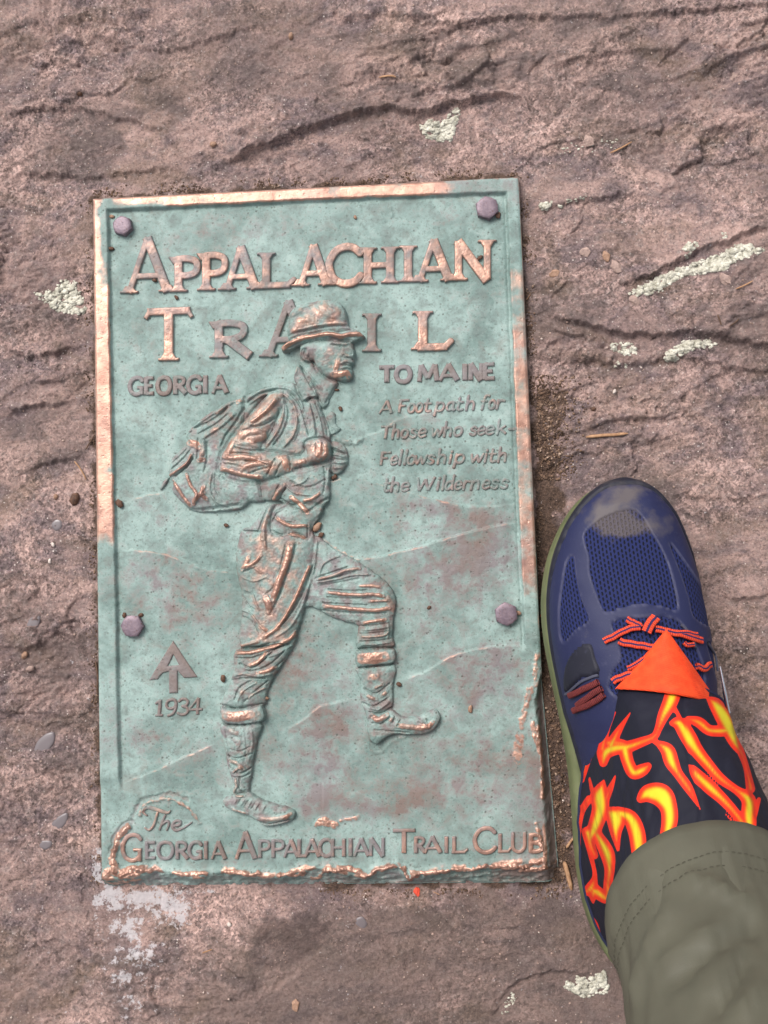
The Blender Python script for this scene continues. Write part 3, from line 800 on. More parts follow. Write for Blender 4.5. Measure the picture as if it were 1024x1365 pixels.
for ch, x0, x1, yb in [('T', 505, 526, 509), ('O', 526, 549, 509), ('M', 556, 585, 507.5), ('A', 584, 613, 506.5), ('I', 612, 628, 506), ('N', 625, 644, 505.5), ('E', 643, 661, 505)]:
    glyph(ch, x0, x1, yb, yb - 22, 7.6, 1.3, .14, .95)
def script_line(txt, spans, x0, y0, x1, y1, cap, wr):
    for ch, (a, b) in zip(txt.replace(' ', ''), spans):
        a = 440 + a / 3.413; b = 440 + b / 3.413
        yb = y0 + (y1 - y0) * (a - x0) / (x1 - x0)
        glyph(ch, a, b, yb, yb - cap, 4.7, .95, wr, .7, .16, False, 'letter', rot=-.045)
script_line('A Footpath for', [(218, 285), (300, 352), (350, 385), (386, 420), (418, 462), (472, 522), (524, 566), (562, 608), (612, 662), (674, 718), (718, 752), (752, 796)], 505, 550.5, 673, 543, 18, .36)
script_line('Those who seek-', [(222, 278), (276, 316), (318, 355), (360, 396), (396, 438), (458, 512), (512, 556), (558, 602), (634, 668), (668, 706), (704, 748), (752, 806), (812, 842)], 505, 584.5, 680, 577, 18, .30)
script_line('Fellowship with', [(216, 270), (270, 306), (306, 326), (328, 350), (346, 386), (382, 438), (438, 476), (482, 530), (534, 556), (560, 614), (636, 696), (696, 716), (714, 758), (758, 806)], 505, 619.5, 676, 614.5, 18, .34)
script_line('the Wilderness', [(232, 272), (270, 316), (318, 360), (384, 470), (478, 500), (502, 522), (518, 562), (562, 600), (600, 638), (634, 684), (688, 728), (730, 768), (772, 812)], 505, 655, 678, 650, 18, .24)
for ch, x0, x1 in [('1', 203, 217), ('9', 217, 235), ('3', 234, 251), ('4', 249, 268)]:
    yb = 955 - .045 * (x0 - 203)
    glyph(ch, x0, x1, yb, yb - 22, 4.6, 1.1, .18, .95, .08, False, 'numeral')
lower = [('G', 160, 189, 1149, 1112, 6.6, .5)] + [(ch, a, b, 1146, 1122, 5.8, .22) for ch, a, b in [('E', 192, 208), ('O', 208, 232), ('R', 232, 251), ('G', 250, 269), ('I', 268, 280), ('A', 280, 302)]] + \
        [('A', 312, 343, 1145.5, 1109, 7.2, .26)] + [(ch, a, b, 1144 - (a - 342) * .02, 1120 - (a - 342) * .02, 5.8, .24) for ch, a, b in [('P', 342, 359), ('P', 358, 376), ('A', 374, 394), ('L', 391, 404), ('A', 399, 420), ('C', 417, 434), ('H', 431, 451), ('I', 450, 462), ('A', 459, 480), ('N', 478, 498)]]
# the second word runs on to x = 513
lower = [l if not (l[1] >= 342 and l[1] < 520) else (l[0], 342 + (l[1] - 342) * 1.098, 342 + (l[2] - 342) * 1.098, *l[3:]) for l in lower]
lower += [('T', 523, 554, 1137.5, 1105, 6.8, .42)] + [(ch, a, b, 1137.5, 1115.5, 5.8, .34) for ch, a, b in [('R', 551, 568), ('A', 564, 590), ('I', 588, 602), ('L', 601, 623)]]
lower += [('C', 630, 661, 1138, 1103, 6.8, .48)] + [(ch, a, b, 1136.5, 1111.5, 5.9, wv) for ch, a, b, wv in [('L', 663, 681, .42), ('U', 680, 703, .42), ('B', 703, 725, .66)]]
for ch, x0, x1, yb, yt, wp, wr in lower:
    glyph(ch, x0, x1, yb, yt, wp, 1.4, wr + .10, .9, rot=-.02)
def free_piece(name, strokes, height, wear_v, tarn_v, edge=1.2, polys=(), holes=()):
    st = [curve(s, 4) for s in strokes]
    allp = np.concatenate([s[:, :2] for s in st] + [np.array(p, float)[:, :2] for p in polys])
    wm = max([s[:, 2].max() for s in st] + [0])
    def sdf(X, Y):
        b = np.full(X.shape, -1e9)
        for s in st: b = np.maximum(b, -line_d(X, Y, s))
        for p in polys: b = np.maximum(b, poly_sd(X, Y, p))
        for p in holes: b = np.minimum(b, -poly_sd(X, Y, p))
        return b
    return obj(name, relief_mesh(name, allp[:, 0].min() - wm, allp[:, 0].max() + wm, allp[:, 1].min() - wm, allp[:, 1].max() + wm, sdf, height, wear_v, tarn_v, edge), plaque)
# script "The"
free_piece('letter', [c7([(240, 600, 5), (225, 585, 7), (240, 565, 9), (275, 572, 10), (325, 588, 8), (340, 580, 4)]), c7([(285, 590, 7), (270, 640, 7), (250, 662, 7), (232, 652, 5)])], 1.2, .5, .7)
free_piece('letter', [c7([(318, 600, 6), (295, 660, 6)]), c7([(300, 645, 5), (325, 625, 6), (335, 635, 6), (325, 662, 6)])], 1.1, .15, .9)
free_piece('letter', [c7([(350, 645, 7), (380, 640, 7), (382, 625, 7), (362, 625, 7), (348, 645, 7), (362, 664, 7), (395, 655, 5), (432, 630, 4)])], 1.1, .2, .9)
# arrow-shaped trail emblem
free_piece('trail_emblem', [], 1.0, .10, .98, 1.1,
           polys=[c5([(340, 730), (452, 898), (390, 902), (362, 870), (362, 970), (322, 972), (320, 872), (292, 880), (270, 908), (230, 912)])],
           holes=[c5([(342, 795), (366, 842), (318, 846)])])

# ------------------------------------------------------------------ bolts
def bolt_material():
    t = NT('tarnished_bolt')
    co = t.coord(); n = t.noise(co, 240, 5, .6); n2 = t.noise(co, 900, 3, .6)
    c = t.mix(t.ramp(n, [(.4, 0), (.65, 1)]), srgb(104, 90, 100), srgb(126, 110, 118))
    c = t.mix(t.ramp(n2, [(.30, .8), (.42, 0)]), c, srgb(92, 62, 50))
    return t.out(c, .48, .35, t.bump(n2, .4, .0003), .5)
M_BOLT = bolt_material()
def bolt(px, py, rad_px, rot, dimple):
    r = rad_px * .50 / 1000
    prof = [(0.0, 1.0), (.40, 1.0), (.84, 1.0), (.93, .93), (1.0, .78), (1.02, 0.1), (1.02, -.3)]
    V = []; n = 6
    hh = .0042
    segs = 24
    for rr, zz in prof:
        for k in range(segs):
            a = 2 * math.pi * k / segs
            hexr = math.cos(math.pi / 6) / math.cos(((a + math.pi / 6) % (math.pi / 3)) - math.pi / 6)
            blend = 0 if rr < .85 else 1
            rad = r * rr * (hexr * 1.06 if rr > .95 else (1.02 if rr > .8 else 1.0))
            V.append((rad * math.cos(a + rot), rad * math.sin(a + rot), hh * zz ))
    V = np.array(V).reshape(len(prof), segs, 3)
    me = grid_mesh('bolt', V, None, {}, M_BOLT, wrap=True)
    me.polygons.foreach_set('use_smooth', np.arange(len(me.polygons)) < segs * 2)
    o = obj('bolt', me, plaque)
    p = unproj(px, py, 0.0)
    o.location = (p[0], p[1], -.0026)
    mk = []
    for dx, dy, q in dimple:
        me2 = bpy.data.meshes.new('stamp_mark'); 
        m = []
        for k in range(8):
            a = 2 * math.pi * k / 8
            m.append((dx * r + .10 * r * q * math.cos(a), dy * r + .06 * r * math.sin(a), hh * 1.0 - .0001))
        m2 = [(x, y, z + .00025) for x, y, z in [(dx * r + (x - dx * r) * .5, dy * r + (y - dy * r) * .5, z) for x, y, z in m]]
        me2.from_pydata(m + m2, [], [tuple(range(8, 16))] + [(i, (i + 1) % 8, 8 + (i + 1) % 8, 8 + i) for i in range(8)])
        me2.materials.append(M_BOLT)
        obj('stamp_mark', me2, o)
    return o
bolt(163.5, 301, 12.4, .2, [(-.5, -.15, 1), (-.25, .0, 1.2), (.05, .3, 1), (.1, .1, 1)])
bolt(649.5, 277, 14.2, .15, [(0, 0, .7)])
bolt(176.5, 834.5, 13.8, .45, [(0, 0, 1.3), (-.4, .0, .7)])
bolt(675, 818.5, 14.0, .10, [(0, .05, .8)])
# ================================================================== THE HIKER IN RELIEF
fx = np.arange(212, 592, .84); fy = np.arange(392, 1108, .84)
FX, FY = np.meshgrid(fx, fy)
FB = plate(FX, FY)[0]
REG = [  # name, object, outline, base mm, dome mm, dome radius px   (painted in order, later over earlier)
    ('strap_end', 'backpack', k2([(5, 570), (40, 520), (60, 515), (45, 548), (20, 578)]), .5, .5, 3),
    ('backpack', 'backpack', k2([(440, 100), (400, 120), (340, 140), (260, 190), (190, 245), (145, 295), (150, 320), (120, 370), (68, 425), (55, 505), (78, 545), (72, 590), (100, 620), (150, 672), (200, 692), (310, 690), (420, 678), (470, 640),
                             (540, 640), (560, 560), (480, 480), (430, 300), (470, 200)]), .8, 2.6, 26),
    ('neck', 'relief_figure', k1([(560, 440), (640, 480), (720, 560), (800, 600), (760, 670), (705, 770), (660, 700), (600, 620), (560, 520)]), .6, 1.6, 14),
    ('far_hand', 'relief_figure', k2([(870, 340), (915, 335), (955, 370), (965, 420), (955, 460), (920, 500), (880, 495), (860, 440)]), .6, 1.5, 9),
    ('far_shirt', 'shirt', k2([(850, 200), (880, 180), (905, 200), (900, 240), (930, 270), (890, 300), (860, 310), (845, 260)]), .3, .8, 6),
    ('shirt', 'shirt', k2([(450, 110), (520, 70), (620, 48), (700, 40), (740, 120), (800, 110), (830, 170), (865, 270), (875, 320), (880, 450), (872, 560), (868, 640), (810, 690), (790, 710), (740, 720), (620, 640), (540, 630),
                       (520, 560), (470, 430), (440, 300), (440, 200)]), 1.2, 2.4, 28),
    ('thigh', 'trousers', k3([(480, 130), (540, 155), (600, 200), (690, 245), (760, 290), (840, 350), (890, 410), (905, 470), (890, 560), (888, 640), (885, 700), (705, 705), (710, 590), (640, 565), (560, 535), (480, 490), (430, 480), (440, 300)]), .7, 2.4, 24),
    ('trousers', 'trousers', k3([(125, 95), (180, 70), (260, -30), (440, -20), (520, 20), (480, 100), (500, 150), (490, 250), (470, 380), (440, 500), (410, 600), (385, 690), (340, 760), (290, 834), (260, 900), (215, 960), (200, 1010), (80, 1000), (60, 930),
                              (85, 850), (85, 760), (115, 690), (105, 640), (120, 540), (120, 430), (100, 340), (90, 240), (105, 150)]), 1.2, 2.9, 32),
    ('knee', 'trousers', k4([(110, 20), (240, 0), (350, 0), (290, 110), (245, 180), (225, 265), (60, 265), (55, 225), (80, 170), (100, 100)]), 1.0, 2.4, 20),
    ('shirt_tail', 'shirt', k3([(270, 110), (300, 20), (420, -30), (520, -20), (530, 10), (480, 60), (458, 145), (400, 120), (330, 128)]), 2.2, 1.0, 10),
    ('calf', 'gaiter', k4([(48, 330), (215, 325), (205, 400), (190, 470), (180, 545), (168, 610), (175, 660), (110, 670), (95, 632), (90, 570), (72, 510), (60, 420)]), .8, 2.5, 18),
    ('front_calf', 'gaiter', k4([(622, 90), (785, 75), (782, 180), (780, 262), (760, 330), (740, 400), (700, 420), (672, 400), (665, 300), (640, 240), (640, 150)]), .5, 1.7, 18),
    ('boot', 'boot', k4([(52, 660), (90, 640), (165, 625), (215, 655), (290, 680), (345, 695), (368, 715), (355, 745), (300, 765), (240, 772), (200, 750), (150, 720), (80, 700)]), 1.0, 1.6, 10),
    ('front_boot', 'boot', k4([(690, 310), (770, 275), (800, 292), (830, 306), (890, 302), (925, 284), (960, 274), (982, 296), (976, 334), (935, 374), (860, 384), (795, 378), (745, 400), (710, 425), (680, 400), (675, 350)]), 1.1, 1.5, 9),
    ('band', 'gaiter_band', k4([(50, 262), (120, 275), (222, 255), (232, 320), (180, 335), (110, 335), (52, 325)]), 2.8, 1.2, 9),
    ('front_band', 'gaiter_band', k4([(620, 35), (640, 20), (760, 15), (790, 22), (785, 75), (700, 85), (630, 92)]), 2.0, 1.1, 9),
    ('arm', 'shirt', k2([(640, 90), (600, 85), (560, 100), (500, 165), (440, 240), (390, 310), (340, 380), (318, 430), (318, 490), (370, 505), (450, 520), (520, 532), (600, 520), (680, 495), (760, 470), (870, 430),
                     (880, 390), (870, 345), (820, 325), (760, 345), (730, 410), (640, 400), (540, 385), (540, 350), (600, 230), (645, 150)]), 2.2, 2.6, 18),
    ('hand', 'relief_figure', k2([(755, 345), (820, 325), (870, 345), (876, 400), (860, 425), (790, 448), (765, 440), (760, 390)]), 3.8, 1.6, 8),
    ('collar', 'shirt', k1([(556, 495), (585, 545), (640, 620), (668, 690), (620, 700), (580, 720), (545, 640), (520, 570)]), 2.6, .7, 6),
    ('head', 'relief_figure', k1([(560, 370), (640, 340), (760, 325), (880, 345), (892, 390), (903, 425), (893, 460), (893, 485), (880, 505), (890, 545), (870, 590), (820, 600), (770, 585), (720, 570), (660, 520), (640, 470), (590, 480), (560, 440)]), 1.0, 2.6, 15),
    ('hat_brim', 'hat', k1([(445, 395), (470, 365), (540, 330), (480, 320), (560, 290), (700, 270), (850, 255), (955, 310), (945, 335), (880, 362), (835, 352), (700, 345), (600, 360), (540, 385), (490, 412), (455, 415)]), 2.6, .8, 6),
    ('hat', 'hat', k1([(480, 330), (490, 200), (505, 160), (560, 125), (640, 105), (720, 92), (790, 100), (835, 140), (855, 200), (862, 255), (900, 280), (800, 300), (700, 300), (600, 325), (520, 350)]), 1.6, 3.0, 22),
]
FH = np.full(FX.shape, -1.0); FID = np.full(FX.shape, -1); WRF = np.zeros(FX.shape); TNF = np.zeros(FX.shape)
MASK = np.full(FX.shape, -9.0)
for i, (nm, ob, poly, base, dome, rad) in enumerate(REG):
    c = curve(poly, 3, closed=True)
    wsl = win(FX, FY, c, 8)
    X, Y = FX[wsl], FY[wsl]
    sd = poly_sd(X, Y, c) + .8 * perlin(X / 8, Y / 8, 181)
    hr = base + dome * np.sqrt(np.clip(1 - (1 - np.clip(sd / rad, 0, 1)) ** 2, 0, 1))
    wt = sst(-1.2, 1.2, sd)
    FH[wsl] = FH[wsl] * (1 - wt) + hr * wt
    # undercut line around each form
    FH[wsl] -= .45 * np.exp(-((sd + 1.6) / 1.5) ** 2) * (MASK[wsl] > 0)
    FID[wsl] = np.where(sd > 0, i, FID[wsl])
    MASK[wsl] = np.maximum(MASK[wsl], sd)
FST = [  # folds and features: (points, half width px, height mm, wear)
    # hat
    (k1([(455, 405), (490, 375), (540, 350), (600, 330), (660, 322), (720, 310), (770, 312), (820, 325), (880, 312), (950, 315)]), 3.0, 1.4, 1.0),
    (k1([(470, 330), (560, 300), (680, 272), (780, 262), (850, 262)]), 2.2, -.7, 0), (k1([(560, 290), (680, 262), (780, 250), (850, 245)]), 1.8, .5, .1),
    (k1([(700, 120), (720, 170), (780, 190)]), 6, .6, .62), (k1([(690, 190), (740, 200), (790, 185)]), 6, .3, .35), (k1([(560, 235), (610, 230), (640, 240)]), 4, .4, .5),
    (k1([(500, 200), (490, 260), (480, 320)]), 2.2, -.5, 0), (k1([(835, 140), (850, 190), (850, 245)]), 2, -.5, 0), (k1([(530, 180), (580, 150), (650, 125)]), 2, .4, .1), (k1([(520, 220), (560, 200), (600, 180)]), 4, -.5, 0),
    (k1([(480, 395), (560, 365), (640, 345)]), 2.5, -1.0, 0), (k1([(700, 340), (780, 340), (880, 355)]), 3, -1.0, 0),
    # face
    (k1([(600, 395), (575, 400), (565, 430), (580, 460), (610, 475), (630, 470)]), 1.5, .9, .12), (k1([(600, 410), (590, 435), (605, 455)]), 2.4, -.9, 0), (k1([(612, 430), (605, 450)]), 1.4, .5, .35),
    (k1([(760, 375), (800, 385), (850, 392)]), 1.5, -.6, 0), (k1([(750, 365), (810, 370), (870, 372)]), 2.0, .6, .1), (k1([(770, 390), (800, 395)]), 1.6, .3, .1),
    (k1([(870, 390), (895, 425), (885, 448), (855, 445)]), 2.6, .9, .35), (k1([(820, 440), (835, 430), (850, 445)]), 1.8, .6, .2), (k1([(818, 455), (870, 458)]), 1.3, -.5, 0),
    (k1([(800, 470), (790, 510), (780, 545)]), 3.2, .7, .8), (k1([(820, 490), (850, 480), (885, 490)]), 1.6, .7, .3), (k1([(815, 505), (845, 502), (880, 505)]), 1.1, -.6, 0),
    (k1([(820, 520), (850, 515), (880, 520)]), 1.7, .6, .35), (k1([(815, 535), (850, 530)]), 1.2, -.5, 0), (k1([(765, 560), (810, 560), (850, 550), (865, 575)]), 4, .8, .9),
    (k1([(690, 420), (740, 420), (770, 440)]), 6, .2, .1), (k1([(720, 500), (740, 490)]), 3, .4, .1), (k1([(680, 520), (720, 570), (780, 590), (840, 600)]), 2, -.6, 0),
    (k1([(800, 605), (760, 660), (715, 740)]), 2, -.6, 0), (k1([(600, 540), (650, 600), (690, 650)]), 2, .5, .05), (k1([(560, 500), (600, 580), (665, 690)]), 1.4, -.7, 0), (k1([(575, 500), (615, 575), (680, 680)]), 1.4, .5, .1),
    (k1([(665, 690), (620, 700), (580, 720)]), 1.4, .6, .2), (k1([(545, 500), (530, 550), (515, 570)]), 3, .6, .55),
    # shoulder and chest folds
    (k2([(450, 130), (520, 85), (600, 65), (670, 75), (720, 120), (740, 180)]), 2.4, .8, .1), (k2([(470, 150), (530, 110), (600, 85)]), 1.5, .8, .5), (k2([(455, 145), (520, 100), (600, 75)]), 1.3, -.6, 0),
    (k2([(660, 85), (720, 150), (750, 240), (770, 310)]), 1.6, -.8, 0), (k2([(640, 100), (690, 150), (710, 230), (690, 310), (640, 370)]), 2.0, .9, .12), (k2([(655, 130), (665, 210), (640, 290), (590, 360)]), 1.6, -.9, 0),
    (k2([(640, 130), (640, 210), (610, 290), (560, 360)]), 2.0, .9, .15), (k2([(620, 180), (590, 270), (545, 350)]), 1.5, -.8, 0), (k2([(700, 180), (725, 260), (700, 340)]), 1.4, -.6, 0),
    (k2([(770, 150), (790, 230), (800, 310)]), 1.6, .8, .1), (k2([(790, 140), (820, 220), (840, 310)]), 1.8, .7, .08), (k2([(780, 160), (800, 240), (812, 310)]), 1.1, -.6, 0), (k2([(815, 150), (850, 240), (862, 310)]), 1.4, -.6, 0),
    # upper arm folds, rubbed to copper
    (k2([(620, 100), (580, 150), (520, 200), (450, 262), (420, 280)]), 5.5, .9, .62), (k2([(610, 130), (560, 190), (480, 250)]), 2.2, .6, .85), (k2([(600, 220), (540, 260), (450, 270)]), 1.6, -.7, 0), (k2([(560, 290), (480, 270), (420, 290)]), 1.8, .4, .1),
    (k2([(560, 100), (500, 165), (440, 240)]), 1.8, -.6, 0), (k2([(590, 210), (520, 250), (440, 275)]), 2.0, .5, .2),
    (k2([(410, 325), (470, 300), (530, 295), (535, 320), (470, 335)]), 4.5, .8, .78), (k2([(390, 330), (370, 380), (350, 410)]), 4, .7, .8), (k2([(345, 415), (390, 425), (440, 420), (520, 430)]), 3.2, .9, .85),
    (k2([(420, 350), (470, 355), (530, 370)]), 3, .5, .25), (k2([(400, 370), (460, 385), (540, 385)]), 1.5, -.9, 0), (k2([(380, 400), (440, 400), (500, 410)]), 1.4, -.8, 0), (k2([(340, 450), (400, 460), (440, 470)]), 1.4, -.8, 0),
    (k2([(330, 480), (380, 490), (450, 512), (530, 520)]), 2.6, .9, .9), (k2([(430, 480), (480, 460), (540, 450), (590, 450)]), 3.2, .9, .8), (k2([(450, 440), (500, 440), (560, 460)]), 1.5, -.9, 0), (k2([(470, 500), (530, 480), (580, 470)]), 1.3, -.8, 0),
    (k2([(560, 510), (590, 450), (605, 425)]), 1.4, -.9, 0), (k2([(600, 510), (620, 470), (640, 440)]), 1.4, -.8, 0), (k2([(645, 420), (655, 460), (665, 480)]), 4.2, .9, .9), (k2([(675, 490), (680, 450), (670, 415)]), 1.4, -.8, 0),
    (k2([(720, 445), (745, 440)]), 3, .7, .85), (k2([(690, 480), (760, 462), (860, 428)]), 1.8, -.9, 0),
    (k2([(790, 360), (800, 400), (790, 430)]), 6, .5, .55), (k2([(820, 345), (830, 380), (815, 430)]), 4.0, .8, .9), (k2([(855, 350), (860, 400), (835, 430)]), 2.5, .6, .85), (k2([(765, 350), (790, 360)]), 3, .4, .6), (k2([(840, 350), (842, 400)]), 1.1, -.8, 0), (k2([(808, 350), (812, 410)]), 1.0, -.6, 0),
    (k2([(880, 360), (920, 375), (950, 390)]), 1.6, .8, .2), (k2([(885, 400), (930, 410), (955, 415)]), 1.6, .8, .2), (k2([(885, 440), (930, 445), (950, 440)]), 1.6, .8, .2), (k2([(890, 470), (930, 470)]), 1.6, .7, .2),
    (k2([(890, 380), (950, 402)]), 1.0, -.8, 0), (k2([(890, 422), (955, 430)]), 1.0, -.8, 0), (k2([(895, 200), (920, 225), (945, 238)]), 1.6, -.9, 0),
    # waist folds
    (k2([(680, 540), (740, 570), (800, 560), (850, 530)]), 1.6, -.7, 0), (k2([(690, 560), (740, 545), (765, 520)]), 1.3, .6, .1), (k2([(680, 620), (720, 650), (760, 695)]), 3.0, .9, .95), (k2([(740, 640), (790, 625), (830, 595)]), 2.0, .8, .8),
    (k2([(620, 620), (680, 660), (750, 700)]), 1.5, -.9, 0), (k2([(760, 700), (820, 650), (868, 620)]), 2.2, -.9, 0), (k2([(845, 470), (850, 540), (840, 600)]), 1.5, -.7, 0), (k2([(868, 470), (860, 560)]), 1.6, .5, .1), (k2([(650, 560), (700, 600), (780, 610)]), 1.4, .6, .1),
    # pack strap down the back
    (k2([(640, 560), (600, 620), (570, 680), (545, 760), (540, 830)]), 4.0, 1.1, .15), (k2([(610, 590), (585, 640)]), 2.6, .5, .9), (k2([(655, 570), (610, 640), (585, 700), (570, 770)]), 1.4, -.8, 0), (k2([(620, 560), (575, 640), (540, 720), (515, 790)]), 1.4, -.8, 0), (k3([(245, 110), (248, 170), (252, 195)]), 2.2, .8, .6),
    # pack folds
    (k2([(400, 130), (340, 165), (270, 205), (190, 260), (155, 295)]), 2.4, .8, .1), (k2([(430, 125), (410, 140)]), 3, .7, .8), (k2([(360, 155), (330, 195), (250, 245), (170, 275)]), 1.6, -.8, 0), (k2([(340, 170), (300, 200)]), 1.6, .6, .6), (k2([(395, 200), (330, 260), (240, 320)]), 2.2, .8, .15), (k2([(360, 200), (300, 250), (210, 300)]), 1.4, -.7, 0),
    (k2([(440, 170), (400, 240), (350, 310), (325, 370)]), 2, -.9, 0), (k2([(300, 265), (270, 290)]), 1.6, .6, .5), (k2([(165, 345), (195, 350), (215, 365)]), 4.5, .9, .95), (k2([(145, 300), (180, 340)]), 2.5, .5, .2), (k2([(235, 330), (240, 380), (225, 430)]), 3, .9, .4), (k2([(215, 435), (240, 432)]), 3, .8, .95), (k2([(225, 390), (222, 430)]), 1.5, .6, .7),
    (k2([(210, 320), (210, 380), (205, 430)]), 1.3, -.8, 0), (k2([(255, 340), (255, 420), (240, 490)]), 1.5, -.8, 0), (k2([(180, 400), (150, 455), (60, 512)]), 1.8, 1.0, .85), (k2([(170, 380), (130, 430), (70, 480)]), 1.3, -.8, 0), (k2([(150, 370), (110, 410), (75, 440)]), 1.6, .6, .1),
    (k2([(185, 420), (150, 470), (90, 515)]), 1.6, -1.0, 0), (k2([(85, 540), (115, 585), (140, 625), (172, 662)]), 2.4, .9, .95), (k2([(155, 505), (175, 560), (205, 605), (185, 655)]), 2.2, .9, .9), (k2([(240, 565), (230, 600), (255, 630)]), 2.6, .9, .95), (k2([(190, 640), (215, 610), (240, 595)]), 3.0, .8, .95),
    (k2([(90, 620), (170, 680), (300, 672), (420, 655)]), 3, -.8, 0), (k2([(280, 500), (270, 580), (300, 640), (360, 665)]), 1.8, .7, .35), (k2([(300, 500), (300, 580), (340, 640)]), 2, -.4, 0), (k2([(330, 515), (430, 545), (540, 545), (640, 520)]), 4, -1.0, 0),
    # belt line, pocket, side stripe
    (k3([(125, 105), (190, 108), (230, 112)]), 1.4, -.8, 0), (k3([(130, 95), (200, 100)]), 1.2, .6, .35), (k3([(300, 40), (370, 80), (460, 80)]), 2.4, .9, .85), (k3([(300, 30), (330, 55), (380, 65)]), 1.2, -.7, 0), (k3([(365, 120), (410, 130), (450, 145)]), 2.2, .7, .8), (k3([(280, 105), (340, 130), (400, 118), (458, 147)]), 1.4, -.7, 0), (k3([(460, 70), (458, 145)]), 1.4, -.7, 0),
    (k3([(375, 180), (362, 230), (345, 290), (320, 350), (305, 400), (285, 450)]), 4.0, 1.2, .92), (k3([(250, 440), (262, 470), (270, 510)]), 4.2, 1.2, 1.0), (k3([(400, 170), (385, 240), (360, 310), (330, 400), (290, 490), (275, 525)]), 2.0, -1.0, 0), (k3([(348, 180), (330, 270), (295, 380), (245, 430)]), 1.4, -.7, 0),
    (k3([(470, 280), (440, 350), (415, 410), (380, 480), (340, 550), (300, 600), (240, 640)]), 2.2, 1.1, .9), (k3([(485, 280), (455, 360), (420, 450), (370, 530), (320, 590)]), 1.5, -.8, 0), (k3([(500, 160), (490, 260), (470, 360), (445, 450)]), 2.4, .6, .08), (k3([(475, 350), (450, 430), (420, 510), (370, 590), (300, 640)]), 2.0, .6, .1), (k3([(235, 590), (260, 610)]), 2.0, .9, .9), (k3([(515, 160), (505, 260), (490, 330)]), 1.5, -.8, 0),
    (k3([(165, 240), (150, 270), (130, 300)]), 2.6, .8, .85), (k3([(225, 230), (200, 260), (150, 290)]), 2.2, .8, .8), (k3([(190, 290), (225, 315)]), 1.8, .6, .7), (k3([(140, 310), (200, 290)]), 1.4, -.8, 0), (k3([(130, 340), (190, 360), (250, 340)]), 1.5, .5, .1), (k3([(140, 400), (180, 420), (200, 470), (215, 500)]), 1.6, .5, .25), (k3([(120, 505), (170, 520), (220, 580), (250, 610)]), 1.6, .7, .35), (k3([(130, 430), (160, 480), (190, 500)]), 1.4, -.6, 0), (k3([(130, 540), (180, 560), (220, 620)]), 1.4, -.7, 0),
    (k3([(105, 690), (150, 680), (215, 660)]), 1.8, .8, .7), (k3([(100, 720), (170, 718), (240, 700), (310, 680), (370, 650), (400, 615)]), 2.4, 1.0, .85), (k3([(105, 705), (190, 695), (270, 670)]), 1.3, -.9, 0), (k3([(100, 745), (180, 745), (260, 715), (340, 680)]), 1.4, -.9, 0), (k3([(165, 782), (210, 765), (250, 720)]), 2.4, .9, .85), (k3([(120, 775), (180, 795), (240, 755), (300, 700), (370, 670)]), 1.4, -.9, 0),
    (k3([(210, 820), (260, 810), (295, 790)]), 2.4, .9, .85), (k3([(150, 810), (210, 805), (280, 770), (350, 700)]), 1.3, -.8, 0), (k3([(260, 740), (320, 720), (380, 680)]), 1.6, .6, .1), (k3([(300, 790), (350, 740), (385, 690)]), 1.4, -.7, 0),
    # knee gathers
    (k4([(110, 180), (140, 200), (130, 250)]), 4.0, .5, .4), (k4([(165, 225), (190, 205), (240, 180)]), 1.8, .8, .55), (k4([(120, 240), (150, 190), (200, 160)]), 1.4, .6, .4), (k4([(150, 240), (190, 200), (250, 150)]), 1.3, -.8, 0), (k4([(110, 230), (130, 180), (180, 150)]), 1.3, -.7, 0), (k4([(100, 130), (150, 120), (210, 130), (270, 120)]), 2.2, .7, .25), (k4([(90, 150), (150, 140), (240, 140)]), 1.4, -.8, 0),
    # bands
    (k4([(75, 300), (120, 302), (180, 292)]), 6.5, .5, .95), (k4([(650, 55), (700, 55), (745, 48)]), 7.5, .4, .95), (k4([(52, 262), (120, 272), (222, 252)]), 1.4, -.9, 0), (k4([(55, 332), (120, 340), (225, 325)]), 1.5, -1.0, 0), (k4([(630, 95), (700, 90), (785, 80)]), 1.5, -.9, 0), (k4([(625, 20), (700, 10), (785, 12)]), 1.4, -.8, 0),
    # gaiter wrinkles
    (k4([(85, 355), (110, 370), (130, 375)]), 4, .6, .6), (k4([(110, 400), (130, 410), (120, 430)]), 3.5, .5, .5), (k4([(85, 490), (120, 500), (145, 525)]), 2.6, .8, .65), (k4([(100, 540), (130, 520), (140, 530)]), 2.0, .8, .6), (k4([(80, 470), (120, 480), (180, 460)]), 1.4, -.8, 0), (k4([(85, 515), (130, 545), (180, 520)]), 1.4, -.9, 0), (k4([(110, 570), (115, 600), (105, 625), (120, 640), (150, 638)]), 2.2, .9, .6), (k4([(130, 560), (130, 610), (150, 630)]), 1.5, -.9, 0), (k4([(95, 560), (140, 560), (175, 545)]), 1.4, -.8, 0), (k4([(150, 350), (160, 420), (150, 500)]), 2, -.3, 0), (k4([(70, 360), (80, 440), (90, 500)]), 1.6, -.5, 0), (k4([(180, 360), (185, 420), (165, 500)]), 2.0, .4, .05), (k4([(85, 440), (130, 450), (175, 430)]), 1.3, -.6, 0),
